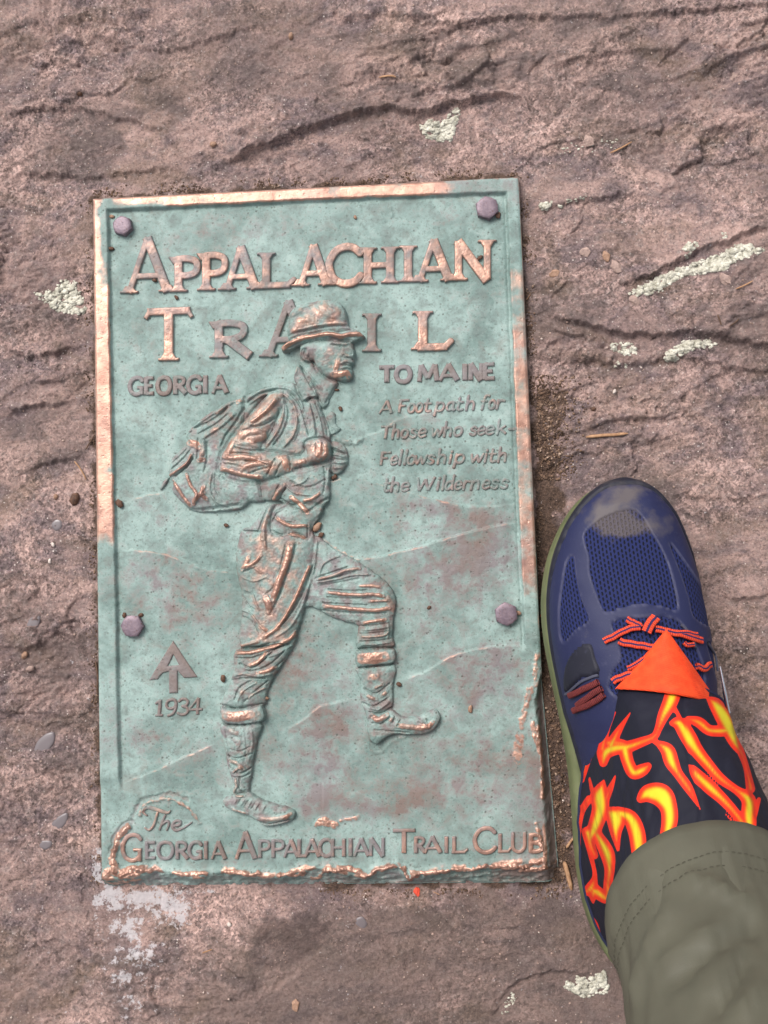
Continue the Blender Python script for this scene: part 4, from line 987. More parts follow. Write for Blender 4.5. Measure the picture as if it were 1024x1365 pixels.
    (k4([(685, 140), (710, 130)]), 4.5, .7, .8), (k4([(700, 185), (740, 165)]), 2.6, .7, .6), (k4([(670, 210), (690, 225), (710, 228)]), 2.5, .8, .75), (k4([(735, 215), (755, 195)]), 2.4, .8, .7), (k4([(650, 245), (700, 260), (760, 225)]), 1.6, -.8, 0), (k4([(680, 265), (720, 272), (765, 240)]), 2.0, .7, .35), (k4([(660, 185), (710, 205), (770, 160)]), 1.4, -.8, 0), (k4([(690, 300), (720, 315), (755, 295)]), 3.6, .9, .85), (k4([(680, 285), (730, 290), (775, 265)]), 1.4, -.8, 0), (k4([(690, 330), (730, 335), (770, 305)]), 1.4, -.8, 0),
    # boots
    (k4([(95, 695), (130, 710), (160, 715)]), 2.2, .6, .65), (k4([(210, 735), (270, 738), (330, 725)]), 4.0, .6, .6), (k4([(320, 735), (345, 715)]), 2.6, .7, .9), (k4([(200, 750), (260, 760), (350, 740)]), 1.3, -.8, 0), (k4([(120, 650), (110, 670)]), 1.4, .5, .1), (k4([(150, 655), (135, 680)]), 1.4, .5, .1), (k4([(180, 660), (165, 690)]), 1.4, .5, .1), (k4([(210, 670), (195, 700)]), 1.4, .5, .1), (k4([(240, 680), (225, 705)]), 1.4, .4, .1), (k4([(135, 652), (122, 675)]), 1.0, -.6, 0), (k4([(166, 660), (150, 686)]), 1.0, -.6, 0), (k4([(196, 668), (180, 695)]), 1.0, -.6, 0),
    (k4([(765, 325), (780, 305)]), 2.4, .7, .7), (k4([(800, 340), (850, 345), (900, 350), (930, 340)]), 3.6, .8, .75), (k4([(900, 340), (930, 345), (950, 325)]), 3.2, .6, .9), (k4([(925, 315), (935, 345)]), 1.1, -.9, 0), (k4([(890, 320), (915, 330)]), 2, .6, .4), (k4([(790, 300), (780, 330)]), 1.1, -.7, 0), (k4([(815, 315), (800, 345)]), 1.1, -.7, 0), (k4([(690, 390), (715, 395)]), 4, .3, .2), (k4([(700, 360), (770, 365), (850, 372)]), 1.5, -.7, 0),
    # thigh folds
    (k3([(520, 320), (540, 270), (620, 230)]), 1.6, .7, .45), (k3([(510, 350), (590, 330), (650, 305), (720, 295)]), 2.0, .9, .7), (k3([(510, 365), (600, 350), (680, 330), (770, 325)]), 1.6, .8, .5), (k3([(500, 345), (580, 315), (660, 290)]), 1.3, -.8, 0), (k3([(510, 358), (600, 338), (700, 312)]), 1.1, -.7, 0), (k3([(520, 380), (620, 365), (720, 345)]), 1.3, -.7, 0), (k3([(720, 385), (780, 382), (830, 390)]), 1.8, .7, .75),
    (k3([(560, 415), (640, 425), (720, 428), (790, 425), (840, 435)]), 2.3, .9, .85), (k3([(560, 400), (660, 408), (760, 405)]), 1.3, -.7, 0), (k3([(770, 460), (830, 458), (870, 455)]), 1.8, .7, .75), (k3([(560, 440), (680, 448), (780, 445)]), 1.3, -.7, 0), (k3([(540, 485), (620, 492), (700, 500), (800, 505), (870, 495)]), 2.6, .9, .85), (k3([(540, 470), (640, 475), (760, 480)]), 1.3, -.7, 0), (k3([(520, 505), (620, 515), (740, 522), (860, 520)]), 1.4, -.8, 0),
    (k3([(850, 430), (880, 480), (880, 520)]), 4.5, .4, .62), (k3([(735, 572), (790, 560), (850, 552)]), 2.2, .9, .85), (k3([(720, 585), (800, 580), (870, 570)]), 1.3, -.8, 0), (k3([(740, 605), (800, 600), (860, 590)]), 1.8, .7, .2), (k3([(730, 640), (790, 638), (850, 630), (865, 608)]), 1.8, .8, .6), (k3([(720, 625), (800, 620), (870, 610)]), 1.2, -.7, 0), (k3([(720, 665), (800, 660), (880, 650)]), 1.3, -.7, 0), (k3([(730, 680), (800, 678), (870, 668)]), 1.6, .6, .15), (k3([(860, 560), (868, 600), (860, 650)]), 1.8, .5, .4),
]
for pts, wd, hh, wr in FST:
    if wr > .6: wd = wd * 1.3
    c = curve(pts, 4)
    wsl = win(FX, FY, c, wd + 3)
    X, Y = FX[wsl], FY[wsl]
    d = np.clip(line_d(X, Y, c) + .55 * perlin(X / 5, Y / 5, 191), 0, None)
    inm = sst(-1, 1.5, MASK[wsl])
    along = np.hypot(X - c[0, 0], Y - c[0, 1]); along2 = np.hypot(X - c[-1, 0], Y - c[-1, 1])
    tap = sst(0, wd * 2.2, np.minimum(along, along2) + wd * .7)
    p = np.clip(1 - (d / wd) ** 2, 0, 1) * tap * inm
    FH[wsl] += hh * p * (1.0 if hh > 0 else .95)
    if wr > 0: WRF[wsl] = np.maximum(WRF[wsl], wr * sst(.05, .6, p))
inm = sst(-1.5, 2, MASK)
rid = ridged(FX / 7 + .4 * perlin(FX / 14, FY / 14, 195), FY / 8, 2, 197) - .6
FH += inm * ((.07 * rid) + .07 * fbm(FX / 3.2, FY / 3.2, 2, 199))
conv = FH - blur(FH, 4, 2)
WRF = np.maximum(WRF * .80, .30 * sst(.25, .7, conv)) + .06 * perlin(FX / 11, FY / 11, 203)
WRF = np.maximum(WRF, (.46 * sst(2.2, 4.6, blur(FH, 2, 1)) + .03) + .16 * fbm(FX / 12, FY / 12, 2, 211) * inm)
TNF = .50 + .45 * fbm(FX / 16, FY / 16, 3, 205)
FZ = FB + np.where(MASK > -2.2, FH * 1.75, -1)
FZ = np.where(MASK > -2.2, FB - .5 + (FZ - FB + .5) * sst(-2.2, .6, MASK), FZ)
FV = world(FX, FY, FZ)
keepF = cell(MASK) > -2.0
# cells belong to the form drawn on top; rim cells to the nearest form
IDc = FID[:-1, :-1].copy()
for dr, dc in ((1, 0), (0, 1), (1, 1)):
    alt = FID[dr:FID.shape[0] - 1 + dr, dc:FID.shape[1] - 1 + dc]
    IDc = np.where(IDc < 0, alt, IDc)
for _ in range(6):
    pad = np.pad(IDc, 1, constant_values=-1)
    for dr, dc in ((0, 1), (2, 1), (1, 0), (1, 2)):
        alt = pad[dr:dr + IDc.shape[0], dc:dc + IDc.shape[1]]
        IDc = np.where(IDc < 0, alt, IDc)
def fig_piece(name, sel, parent):
    kp = keepF & np.isin(IDc, sel)
    return obj(name, grid_mesh(name, FV, kp, dict(wear=WRF, tarnish=TNF), M_BRONZE), parent)
ids = lambda f: [i for i, r in enumerate(REG) if f(r)]
fig = fig_piece('relief_figure', ids(lambda r: r[1] == 'relief_figure'), plaque)
fig['label'] = 'striding hiker with hat and pack cast in relief'
for nm in ('hat', 'shirt', 'backpack', 'trousers'):
    fig_piece(nm, ids(lambda r: r[1] == nm), fig)
for nm in ('calf', 'front_calf'): fig_piece('gaiter', ids(lambda r: r[0] == nm), fig)
for nm in ('boot', 'front_boot'): fig_piece('boot', ids(lambda r: r[0] == nm), fig)
for nm in ('band', 'front_band'): fig_piece('gaiter_band', ids(lambda r: r[0] == nm), fig)
# ================================================================== PERSON (the leg and foot beside the plaque)
person = empty('person', (0.205, -0.17, -0.013))
tag(person, 'person standing beside the plaque in a navy trail shoe, flame-print gaiter and olive trousers', 'person')
PI_ = person.location.copy()
def pobj(name, me, parent):
    """meshes are built in world coordinates; keep them there under the person"""
    o = obj(name, me, parent)
    o.matrix_parent_inverse = parent.matrix_world.inverted() if parent.type != 'EMPTY' else __import__('mathutils').Matrix.Translation(-PI_)
    return o
GROUND = -.0132
# --- sole outline (photo pixels at the widest line of the sole, z = .012)
OUT_L = [(826, 644), (798, 652), (774, 668), (757, 689), (743, 716), (731, 752), (725, 800), (728, 850), (738, 905), (750, 960), (760, 1020), (766, 1080), (770, 1140), (778, 1195), (792, 1240), (815, 1280), (848, 1308), (884, 1318)]
OUT_R = [(826, 644), (852, 650), (874, 663), (891, 684), (905, 711), (920, 750), (933, 800), (941, 850), (947, 905), (951, 960), (955, 1020), (960, 1080), (965, 1140), (965, 1195), (958, 1240), (944, 1280), (918, 1308), (884, 1318)]
NS = 150
def resample(c, n, power=1.0):
    c = np.asarray(c, float); s = np.concatenate([[0], np.cumsum(np.hypot(*np.diff(c, axis=0).T))]); s /= s[-1]
    t = np.linspace(0, 1, n)
    return np.stack([np.interp(t, s, c[:, k]) for k in range(c.shape[1])], 1)
cl = resample(curve(OUT_L, 8), NS); cr_ = resample(curve(OUT_R, 8), NS)
WL = unproj(cl[:, 0], cl[:, 1], .012); WR_ = unproj(cr_[:, 0], cr_[:, 1], .012)
TOE, HEEL = WL[0], WL[-1]
ax = (HEEL - TOE); SL = np.linalg.norm(ax); ax /= SL; lat = np.array([-ax[1], ax[0], 0])   # towards the right of the foot
if lat[0] < 0: lat = -lat
# half widths as functions of distance from the toe
sL = (WL - TOE) @ ax / SL; vL = (WL - TOE) @ lat
sR = (WR_ - TOE) @ ax / SL; vR = (WR_ - TOE) @ lat
ts = .5 - .5 * np.cos(np.linspace(0, np.pi, NS)); ts[0] = .0006; ts[-1] = .9994
hL = np.interp(ts, np.maximum.accumulate(sL + np.arange(NS) * 1e-9), vL); hR = np.interp(ts, np.maximum.accumulate(sR + np.arange(NS) * 1e-9), vR)
def shoe_pt(s, v, z): 
    return TOE[:2] + ax[:2] * (s * SL)[..., None] + lat[:2] * v[..., None], z
# --- sole: loops of the outline at rising heights
ring_s = np.concatenate([ts, ts[::-1][1:-1]]); ring_v = np.concatenate([hL, hR[::-1][1:-1]])
def sole_loop(z, off, toe_lift=1.0):
    c = ring_v * 0
    mid = np.interp(ring_s, ts, (hL + hR) / 2)
    hw = np.maximum(np.abs(ring_v - mid), 1e-4)
    v = mid + (ring_v - mid) * (1 + off / np.maximum(hw, .012))
    s = ring_s + np.where(ring_s < .5, -1, 1) * off / SL * np.clip(1 - hw / .04, 0, 1)
    lift = .010 * toe_lift * np.clip(1 - ring_s / .22, 0, 1) ** 2 + .004 * toe_lift * np.clip((ring_s - .9) / .1, 0, 1) ** 2
    p = TOE[:2] + ax[:2] * (s * SL)[:, None] + lat[:2] * v[:, None]
    return np.concatenate([p, (z + lift)[:, None]], 1)
def eva_material():
    t = NT('olive_foam'); co = t.coord(); n = t.noise(co, 60, 5, .6); n2 = t.noise(co, 500, 4, .6)
    c = t.mix(t.ramp(n, [(.35, 0), (.7, 1)]), srgb(78, 84, 52), srgb(98, 104, 70))
    c = t.mix(t.ramp(n2, [(.55, 0), (.75, .5)]), c, srgb(92, 80, 66))
    return t.out(c, .7, 0, t.bump(n2, .2, .0004))
def rubber_material():
    t = NT('dark_rubber'); co = t.coord(); n = t.noise(co, 300, 4, .6)
    return t.out(t.mix(n, srgb(26, 26, 32), srgb(62, 54, 50)), .75, 0, t.bump(n, .3, .0004))
M_EVA, M_RUB = eva_material(), rubber_material()
shoe = None
def cap_fan(V3, z):
    return V3
outs = np.stack([sole_loop(GROUND - .0006, -.004), sole_loop(GROUND + .001, -.0012), sole_loop(GROUND + .006, -.0004), sole_loop(GROUND + .0075, -.002)])
mids = np.stack([sole_loop(GROUND + .0068, -.0015), sole_loop(GROUND + .010, .0005), sole_loop(GROUND + .018, .0012), sole_loop(GROUND + .027, .0004), sole_loop(GROUND + .032, -.0012), sole_loop(GROUND + .033, -.004), sole_loop(GROUND + .031, -.010)])
# --- upper
def prof(s):
    """crest height above the foam, crest sideways shift, and roundness along the shoe"""
    top = np.interp(s, [0, .015, .05, .10, .16, .24, .32, .40, .47, .54, .62, .72, .85, .95, 1], [.004, .014, .024, .031, .037, .044, .051, .058, .067, .078, .090, .092, .085, .074, .055])
    ex = np.interp(s, [0, .2, .38, .5, 1], [2.5, 2.4, 2.1, 1.5, 1.5])
    return top, ex
NU, NP = 230, 170
us = (.5 - .5 * np.cos(np.linspace(0, np.pi, NU))) ; us = .6 * us + .4 * np.linspace(0, 1, NU); us[0] = .002; us[-1] = .998
ph = np.linspace(0, np.pi, NP)
UL = np.interp(us, ts, hL); UR = np.interp(us, ts, hR)
top, ex = prof(us)
inset = np.interp(us, [0, .45, .6], [.0032, .0032, .0085])
UL = UL + inset * np.clip((UR - UL) / .05, 0, 1); UR = UR - inset * np.clip((UR - UL) / .05, 0, 1)
mid = (UL + UR) / 2; hw = (UR - UL) / 2
cc = np.cos(ph)[None, :]; sn = np.sin(ph)[None, :]
e2 = (2 / ex)[:, None]
crest = np.interp(us, [0, .2, .45, .6, 1], [0, .004, .007, .004, 0])[:, None]     # instep ridge sits to the right of the middle
vx = mid[:, None] - hw[:, None] * np.sign(cc) * np.abs(cc) ** e2 + crest * sn ** 2
bul = .0022 * np.sin(np.pi * np.clip(sn, 0, 1)) * np.sign(-cc) * np.clip(hw / .03, 0, 1)[:, None] ** 2
vx = vx + bul
z0 = GROUND + .030 + .010 * np.clip(1 - us / .22, 0, 1) ** 2
zz = z0[:, None] + top[:, None] * np.abs(sn) ** (e2 * 1.0)
pp = TOE[:2] + ax[:2] * (us * SL)[:, None, None] + lat[:2] * vx[..., None]
UV = np.concatenate([pp, zz[..., None]], -1)
UV[..., 2] += .0005 * fbm(pp[..., 0] * 60, pp[..., 1] * 60, 2, 301)
# normals
dU = np.gradient(UV, axis=0); dP = np.gradient(UV, axis=1)
UN = np.cross(dP, dU); UN /= np.linalg.norm(UN, axis=-1, keepdims=True) + 1e-12
if UN[NU // 2, NP // 2, 2] < 0: UN = -UN
UPX, UPY = proj(UV)
arc = np.cumsum(np.concatenate([np.zeros((NU, 1)), np.linalg.norm(np.diff(UV, axis=1), axis=-1)], 1), 1); arc -= arc[:, NP // 2][:, None]
uvw = np.stack([np.repeat((us * SL)[:, None], NP, 1), arc, np.zeros_like(arc)], -1)
sc = K(710, 620, 3.261)
PAN = [curve(sc(p), 3, closed=True) for p in (
    [(228, 300), (270, 255), (340, 215), (430, 195), (475, 225), (520, 300), (570, 390), (605, 490), (628, 625), (560, 612), (470, 605), (380, 620), (318, 640), (280, 560), (250, 470), (248, 400), (232, 345)],
    [(150, 425), (178, 398), (188, 480), (210, 580), (243, 672), (190, 712), (132, 765), (120, 640), (133, 520)],
    [(595, 342), (645, 405), (722, 520), (790, 640), (814, 735), (770, 705), (700, 660), (680, 580), (640, 460)],
    [(348, 690), (420, 668), (520, 660), (612, 670), (662, 712), (705, 790), (740, 900), (700, 1000), (360, 1000), (352, 900), (386, 850), (378, 770)],
    [(755, 768), (800, 790), (835, 870), (850, 960), (820, 1000), (790, 900)])]
psd = np.full(UPX.shape, -99.0)
for c in PAN: psd = np.maximum(psd, poly_sd(UPX, UPY, c))
PD = curve(sc([(150, 880), (190, 805), (252, 775), (275, 840), (292, 905), (215, 925), (150, 985)]), 3, closed=True)
dsd = poly_sd(UPX, UPY, PD)
dust = np.exp(-((UPX - 815) / 26) ** 2 - ((UPY - 690) / 22) ** 2) + .7 * np.exp(-((UPX - 838) / 16) ** 2 - ((UPY - 662) / 10) ** 2) + .8 * np.exp(-((UPX - 835) / 22) ** 2 - ((UPY - 703) / 11) ** 2) + .35 * np.exp(-((UPX - 875) / 30) ** 2 - ((UPY - 700) / 20) ** 2)
dust = dust * 1.45 + .05 + .22 * fbm(UPX / 14, UPY / 14, 4, 305) + .55 * np.clip(1 - us / .05, 0, 1)[:, None]
def knit_material(name, c_hi, c_lo, hole, pitch=(.0031, .0021)):
    t = NT(name)
    uv = t.attr('fab', True)
    sp = t.n.new('ShaderNodeSeparateXYZ'); t.link(uv, sp.inputs[0])
    a = t.math('DIVIDE', sp.outputs[0], pitch[0]); b = t.math('DIVIDE', sp.outputs[1], pitch[1])
    row = t.math('FLOOR', b); off = t.math('MULTIPLY', t.math('MODULO', t.math('ABSOLUTE', row), 2.0), .5)
    fa = t.math('SUBTRACT', t.math('FRACT', t.math('ADD', a, off)), .5); fb = t.math('SUBTRACT', t.math('FRACT', b), .5)
    d = t.math('ADD', t.math('POWER', t.math('ABSOLUTE', t.math('MULTIPLY', fa, 2.5)), 2.0), t.math('POWER', t.math('ABSOLUTE', t.math('MULTIPLY', fb, 3.6)), 2.0))
    d = t.math('ADD', d, t.math('MULTIPLY', t.math('SUBTRACT', t.noise(uv, 900, 2), .5), .8))
    hm = t.ramp(d, [(.45, 1), (1.0, 0)])
    n = t.noise(uv, 1800, 3, .6)
    c = t.mix(n, c_lo, c_hi)
    c = t.mix(t.math('MULTIPLY', hm, .95), c, hole)
    du = t.attr('dust'); nd = t.noise(t.coord(), 160, 5, .7)
    dm = t.ramp(t.math('ADD', du, t.math('MULTIPLY', t.math('SUBTRACT', nd, .5), .9)), [(.35, 0), (.9, .7)])
    c = t.mix(dm, c, srgb(90, 82, 78))
    bp = t.bump(t.math('SUBTRACT', t.math('MULTIPLY', n, .25), hm), .9, .0007)
    return t.out(c, .85, 0, bp, .25)
def overlay_material(name, ca, cb):
    t = NT(name); co = t.coord(); n = t.noise(co, 45, 4, .6); n2 = t.noise(co, 900, 4, .65); n3 = t.noise(co, 230, 5, .7)
    c = t.mix(n, ca, cb)
    c = t.mix(t.ramp(n3, [(.60, 0), (.74, .35)]), c, srgb(66, 68, 92))
    c = t.mix(t.ramp(n2, [(.66, 0), (.76, .5)]), c, srgb(96, 92, 102))
    c = t.mix(t.math('MULTIPLY', t.attr('edge'), .28), c, srgb(120, 120, 142))
    du = t.attr('dust')
    dm = t.ramp(t.math('ADD', du, t.math('MULTIPLY', t.math('SUBTRACT', t.noise(co, 160, 6, .72), .5), 1.1)), [(.25, 0), (1.0, .72)])
    c = t.mix(dm, c, srgb(90, 82, 78))
    return t.out(c, .62, 0, t.bump(n2, .35, .0003), .35)
M_KNIT = knit_material('navy_knit', srgb(32, 41, 88), srgb(22, 29, 66), srgb(6, 7, 17))
M_OVL = overlay_material('navy_film', srgb(21, 26, 60), srgb(28, 33, 69))
M_DPAN = overlay_material('black_navy_film', srgb(16, 17, 30), srgb(24, 25, 40))
shoe = pobj('shoe', grid_mesh('shoe', UV, None, dict(fab=uvw, dust=dust), M_KNIT), person)
shoe['label'] = 'navy knit trail shoe upper'
def spobj(name, me):
    o = obj(name, me, shoe); return o
fin = lambda m: m
def with_fan(loop, zc):
    pass
o = spobj('midsole', grid_mesh('midsole', mids, None, {}, M_EVA, wrap=True)); o['label'] = 'olive green foam midsole'
spobj('outsole', grid_mesh('outsole', outs, None, {}, M_RUB, wrap=True))
# overlay film, thick where it is, dipping under the knit where the openings are
ramp_ = sst(.8, -.8, psd)
edge_ = np.exp(-((psd + 1.3) / .9) ** 2) * (.6 + .5 * perlin(UPX / 3, UPY / 3, 307))
ramp_ = ramp_ * sst(0.0, .02, us)[:, None]
OV = UV + UN * (-.0005 + .0012 * ramp_)[..., None]
kp = cell(psd) < 1.4
lowz = (zz - z0[:, None])
rand = sst(.0165, .0125, lowz + .0012 * fbm(UPX / 20, UPY / 20, 2, 311) + .007 * sst(.10, .3, us)[:, None] + .012 * np.exp(-((us[:, None]) / .07) ** 2) * np.abs(sn) ** 3 * sst(.004, .035, us)[:, None])
kd = cell(dsd) > -1.6
kr = cell(rand) > .03
spobj('overlay', grid_mesh('overlay', OV, kp, dict(dust=dust, edge=edge_), M_OVL))
OV2 = UV + UN * (-.0004 + .0026 * rand)[..., None]
spobj('toe_rand', grid_mesh('toe_rand', OV2, kr, dict(dust=dust * .6), M_DPAN))
spobj('side_panel', grid_mesh('side_panel', UV + UN * (-.0004 + .0024 * sst(-1.4, 1.0, dsd))[..., None], kd, dict(dust=dust * 0), M_DPAN))
vis = UN[..., 2] > .08
FLATP = np.stack([UPX[vis], UPY[vis]], 1); FLATV = UV[vis]; FLATN = UN[vis]
def on_shoe(px, py, lift=0.0):
    i = np.argmin((FLATP[:, 0] - px) ** 2 + (FLATP[:, 1] - py) ** 2)
    return FLATV[i] + FLATN[i] * lift, FLATN[i]
def ribbon(name, pts_px, width_px, mat, lift, thick, parent, surf=None, nseg=7):
    """flat strap lying on the shoe along photo-pixel points"""
    surf = surf or on_shoe
    c = resample(curve([p[:2] for p in pts_px], 6), max(10, 5 * len(pts_px)))
    lf = np.interp(np.linspace(0, 1, len(c)), np.linspace(0, 1, len(pts_px)), [p[2] if len(p) > 2 else 0 for p in pts_px])
    P = []; N = []
    for (x, y), l in zip(c, lf):
        p, n = surf(x, y, lift + l); P.append(p); N.append(n)
    P = np.array(P); N = np.array(N)
    for _ in range(3):
        P[1:-1] = (P[:-2] + P[1:-1] * 2 + P[2:]) / 4; N[1:-1] = (N[:-2] + N[1:-1] * 2 + N[2:]) / 4
    T = np.gradient(P, axis=0); T /= np.linalg.norm(T, axis=1, keepdims=True) + 1e-12
    N = N - (N * T).sum(1, keepdims=True) * T; N /= np.linalg.norm(N, axis=1, keepdims=True) + 1e-12
    B = np.cross(T, N)
    wv = width_px * .42e-3 / 2
    rows = []; crs = []
    M = 12
    for k in range(M):
        a = 2 * math.pi * k / M
        x = wv * math.copysign(abs(math.cos(a)) ** .6, math.cos(a)); y = thick / 2 * math.copysign(abs(math.sin(a)) ** .8, math.sin(a))
        rows.append(P + B * x + N * y); crs.append(np.full(len(P), math.cos(a)))
    V = np.stack(rows, 1); C = np.stack(crs, 1)
    L = np.cumsum(np.concatenate([[0], np.linalg.norm(np.diff(P, axis=0), axis=1)]))
    uv = np.stack([np.repeat(L[:, None], M, 1), C, np.zeros_like(C)], -1)
    me = grid_mesh(name, V, None, dict(fab=uv), mat, wrap=True)
    return obj(name, me, parent)
def lace_material(name, ca, cb, stripe=None):
    t = NT(name); uv = t.attr('fab', True)
    sp = t.n.new('ShaderNodeSeparateXYZ'); t.link(uv, sp.inputs[0])
    wv = t.math('SINE', t.math('MULTIPLY', sp.outputs[0], 5200)); n = t.noise(t.coord(), 800, 3)
    c = t.mix(t.ramp(t.math('ADD', t.math('MULTIPLY', wv, .25), n), [(.3, 0), (.7, 1)]), ca, cb)
    if stripe:
        ab = t.math('ABSOLUTE', sp.outputs[1])
        c = t.mix(t.ramp(ab, [(.16, 1), (.22, 0)]), c, stripe)
    return t.out(c, .8, 0, t.bump(wv, .4, .0002), .2)
M_LACE = lace_material('orange_lace', srgb(170, 52, 34), srgb(206, 74, 46), srgb(46, 34, 70))
M_ROPE = lace_material('brick_red_cord', srgb(70, 28, 32), srgb(110, 46, 44))
for pts, wd in [([(315, 768), (360, 745), (410, 720), (468, 702)], 21), ([(408, 676), (440, 690), (470, 708)], 20), ([(530, 712), (600, 735), (660, 745), (722, 768)], 22), ([(380, 772), (450, 785), (520, 795), (590, 800)], 22),
                ([(620, 732), (700, 742)], 18), ([(415, 890), (480, 850), (540, 820)], 16), ([(360, 935), (420, 915), (470, 900)], 22), ([(690, 790), (650, 780)], 14), ([(757, 868), (735, 885), (700, 880)], 20)]:
    ribbon('lace', sc(pts), wd / 3.261 * 1.4, M_LACE, .0024, .0019, shoe)
ribbon('lace_loop', sc([(530, 668), (505, 700), (485, 735)]), 13, M_ROPE if False else M_LACE, .0042, .0014, shoe)
for pts in ([(170, 1005), (230, 970), (295, 942)], [(205, 1040), (260, 1000), (310, 968)], [(190, 1060), (250, 1040), (320, 1000)]):
    ribbon('side_cord', sc(pts), 8.5, M_ROPE, .0018, .0022, shoe)
M_PIPE = overlay_material('grey_navy_trim', srgb(52, 54, 72), srgb(70, 70, 84))
for pts in ([(150, 1000), (210, 945), (292, 912)], [(640, 690), (680, 740), (700, 790)], [(750, 770), (800, 850), (825, 890)]):
    ribbon('trim_strip', sc(pts), 4, M_PIPE, .0014, .0012, shoe)

# --- gaiter
def gaiter_material():
    t = NT('flame_print_stretch_fabric')
    f = t.attr('fire_print')
    co = t.coord()
    base = t.mix(t.noise(co, 30, 3), srgb(12, 13, 26), srgb(18, 19, 36))
    c = t.ramp(f, [(0.0, (0, 0, 0)), (.49, (0, 0, 0)), (.5, srgb(200, 36, 18)), (.69, srgb(200, 44, 18)), (.79, srgb(200, 92, 20)), (.90, srgb(192, 152, 26)), (1.0, srgb(192, 178, 36))])
    m = t.ramp(f, [(.492, 0), (.506, 1)])
    c = t.mix(m, base, c)
    weave = t.noise(co, 2600, 2, .5)
    return t.out(c, .7, 0, t.bump(weave, .25, .00018), .3)
M_GAIT = gaiter_material()
gbot = [(892, 915, .083), (858, 917, .078), (824, 924, .066), (806, 955, .050), (789, 995, .036), (779, 1045, .029), (776, 1100, .026), (782, 1180, .025), (805, 1246, .024), (848, 1298, .024), (884, 1318, .021),
        (930, 1305, .021), (962, 1240, .021), (974, 1160, .022), (976, 1080, .026), (974, 1010, .036), (968, 965, .050), (962, 938, .064), (935, 922, .076)]
gb = []
for i, (x, y, z) in enumerate(gbot):
    p = unproj(x, y, z)
    gb.append(p)
gb = curve(gb, 14, closed=True)
def reparam(loop, n, start):
    L = np.concatenate([loop, loop[:1]]); s = np.concatenate([[0], np.cumsum(np.linalg.norm(np.diff(L, axis=0), axis=1))]); s /= s[-1]
    t = np.linspace(0, 1, n, endpoint=False)
    return np.stack([np.interp(t, s, L[:, k]) for k in range(3)], 1)
NG = 300
gb = reparam(gb, NG, 0)
LT = R(26)                                  # the shin leans back towards its owner
HEMC = unproj(957, 1230, .140)
LD = np.array([-.05, -math.sin(LT), math.cos(LT)])
def leg_axis(z):
    q = HEMC + LD * ((max(z, .06) - HEMC[2]) / LD[2])
    return np.array([q[0], q[1], z])
cg = gb.mean(0)
ang = np.arctan2(gb[:, 1] - leg_axis(.05)[1], gb[:, 0] - leg_axis(.05)[0])
NRG = 130
rowsG = []
for k in np.linspace(0, 1, NRG):
    zt = .172
    Zk = gb[:, 2] * (1 - k) + zt * k
    axk = np.array([leg_axis(z) for z in Zk])
    rt = .036 + .001 * k
    tx = axk[:, 0] + rt * np.cos(ang); ty = axk[:, 1] + rt * 1.06 * np.sin(ang)
    kk = k ** .95
    fr = np.exp(-(np.angle(np.exp(1j * (ang - np.pi / 2))) / .9) ** 2)
    kk = kk * (1 - fr) + (1 - (1 - k) ** 1.5) * fr
    X = gb[:, 0] * (1 - kk) + tx * kk; Y = gb[:, 1] * (1 - kk) + ty * kk
    rowsG.append(np.stack([X, Y, Zk], 1))
GV = np.array(rowsG)
# stretch creases
nrm = GV - np.stack([np.repeat(GV.mean(1)[:, None, 0], NG, 1), np.repeat(GV.mean(1)[:, None, 1], NG, 1), GV[..., 2]], -1)
nrm /= np.linalg.norm(nrm, axis=-1, keepdims=True) + 1e-9
kk2 = np.linspace(0, 1, NRG)[:, None]
cr = .0011 * fbm(np.cos(ang)[None] * 3.0 + kk2 * 2.0, np.sin(ang)[None] * 3.0 + kk2 * 6, 3, 331) * sst(0, .12, kk2) + .0006 * perlin(np.cos(ang)[None] * 9, np.sin(ang)[None] * 9 + kk2 * 5, 334)
GV = GV + nrm * (cr + .0016)[..., None]
GPX, GPY = proj(GV)
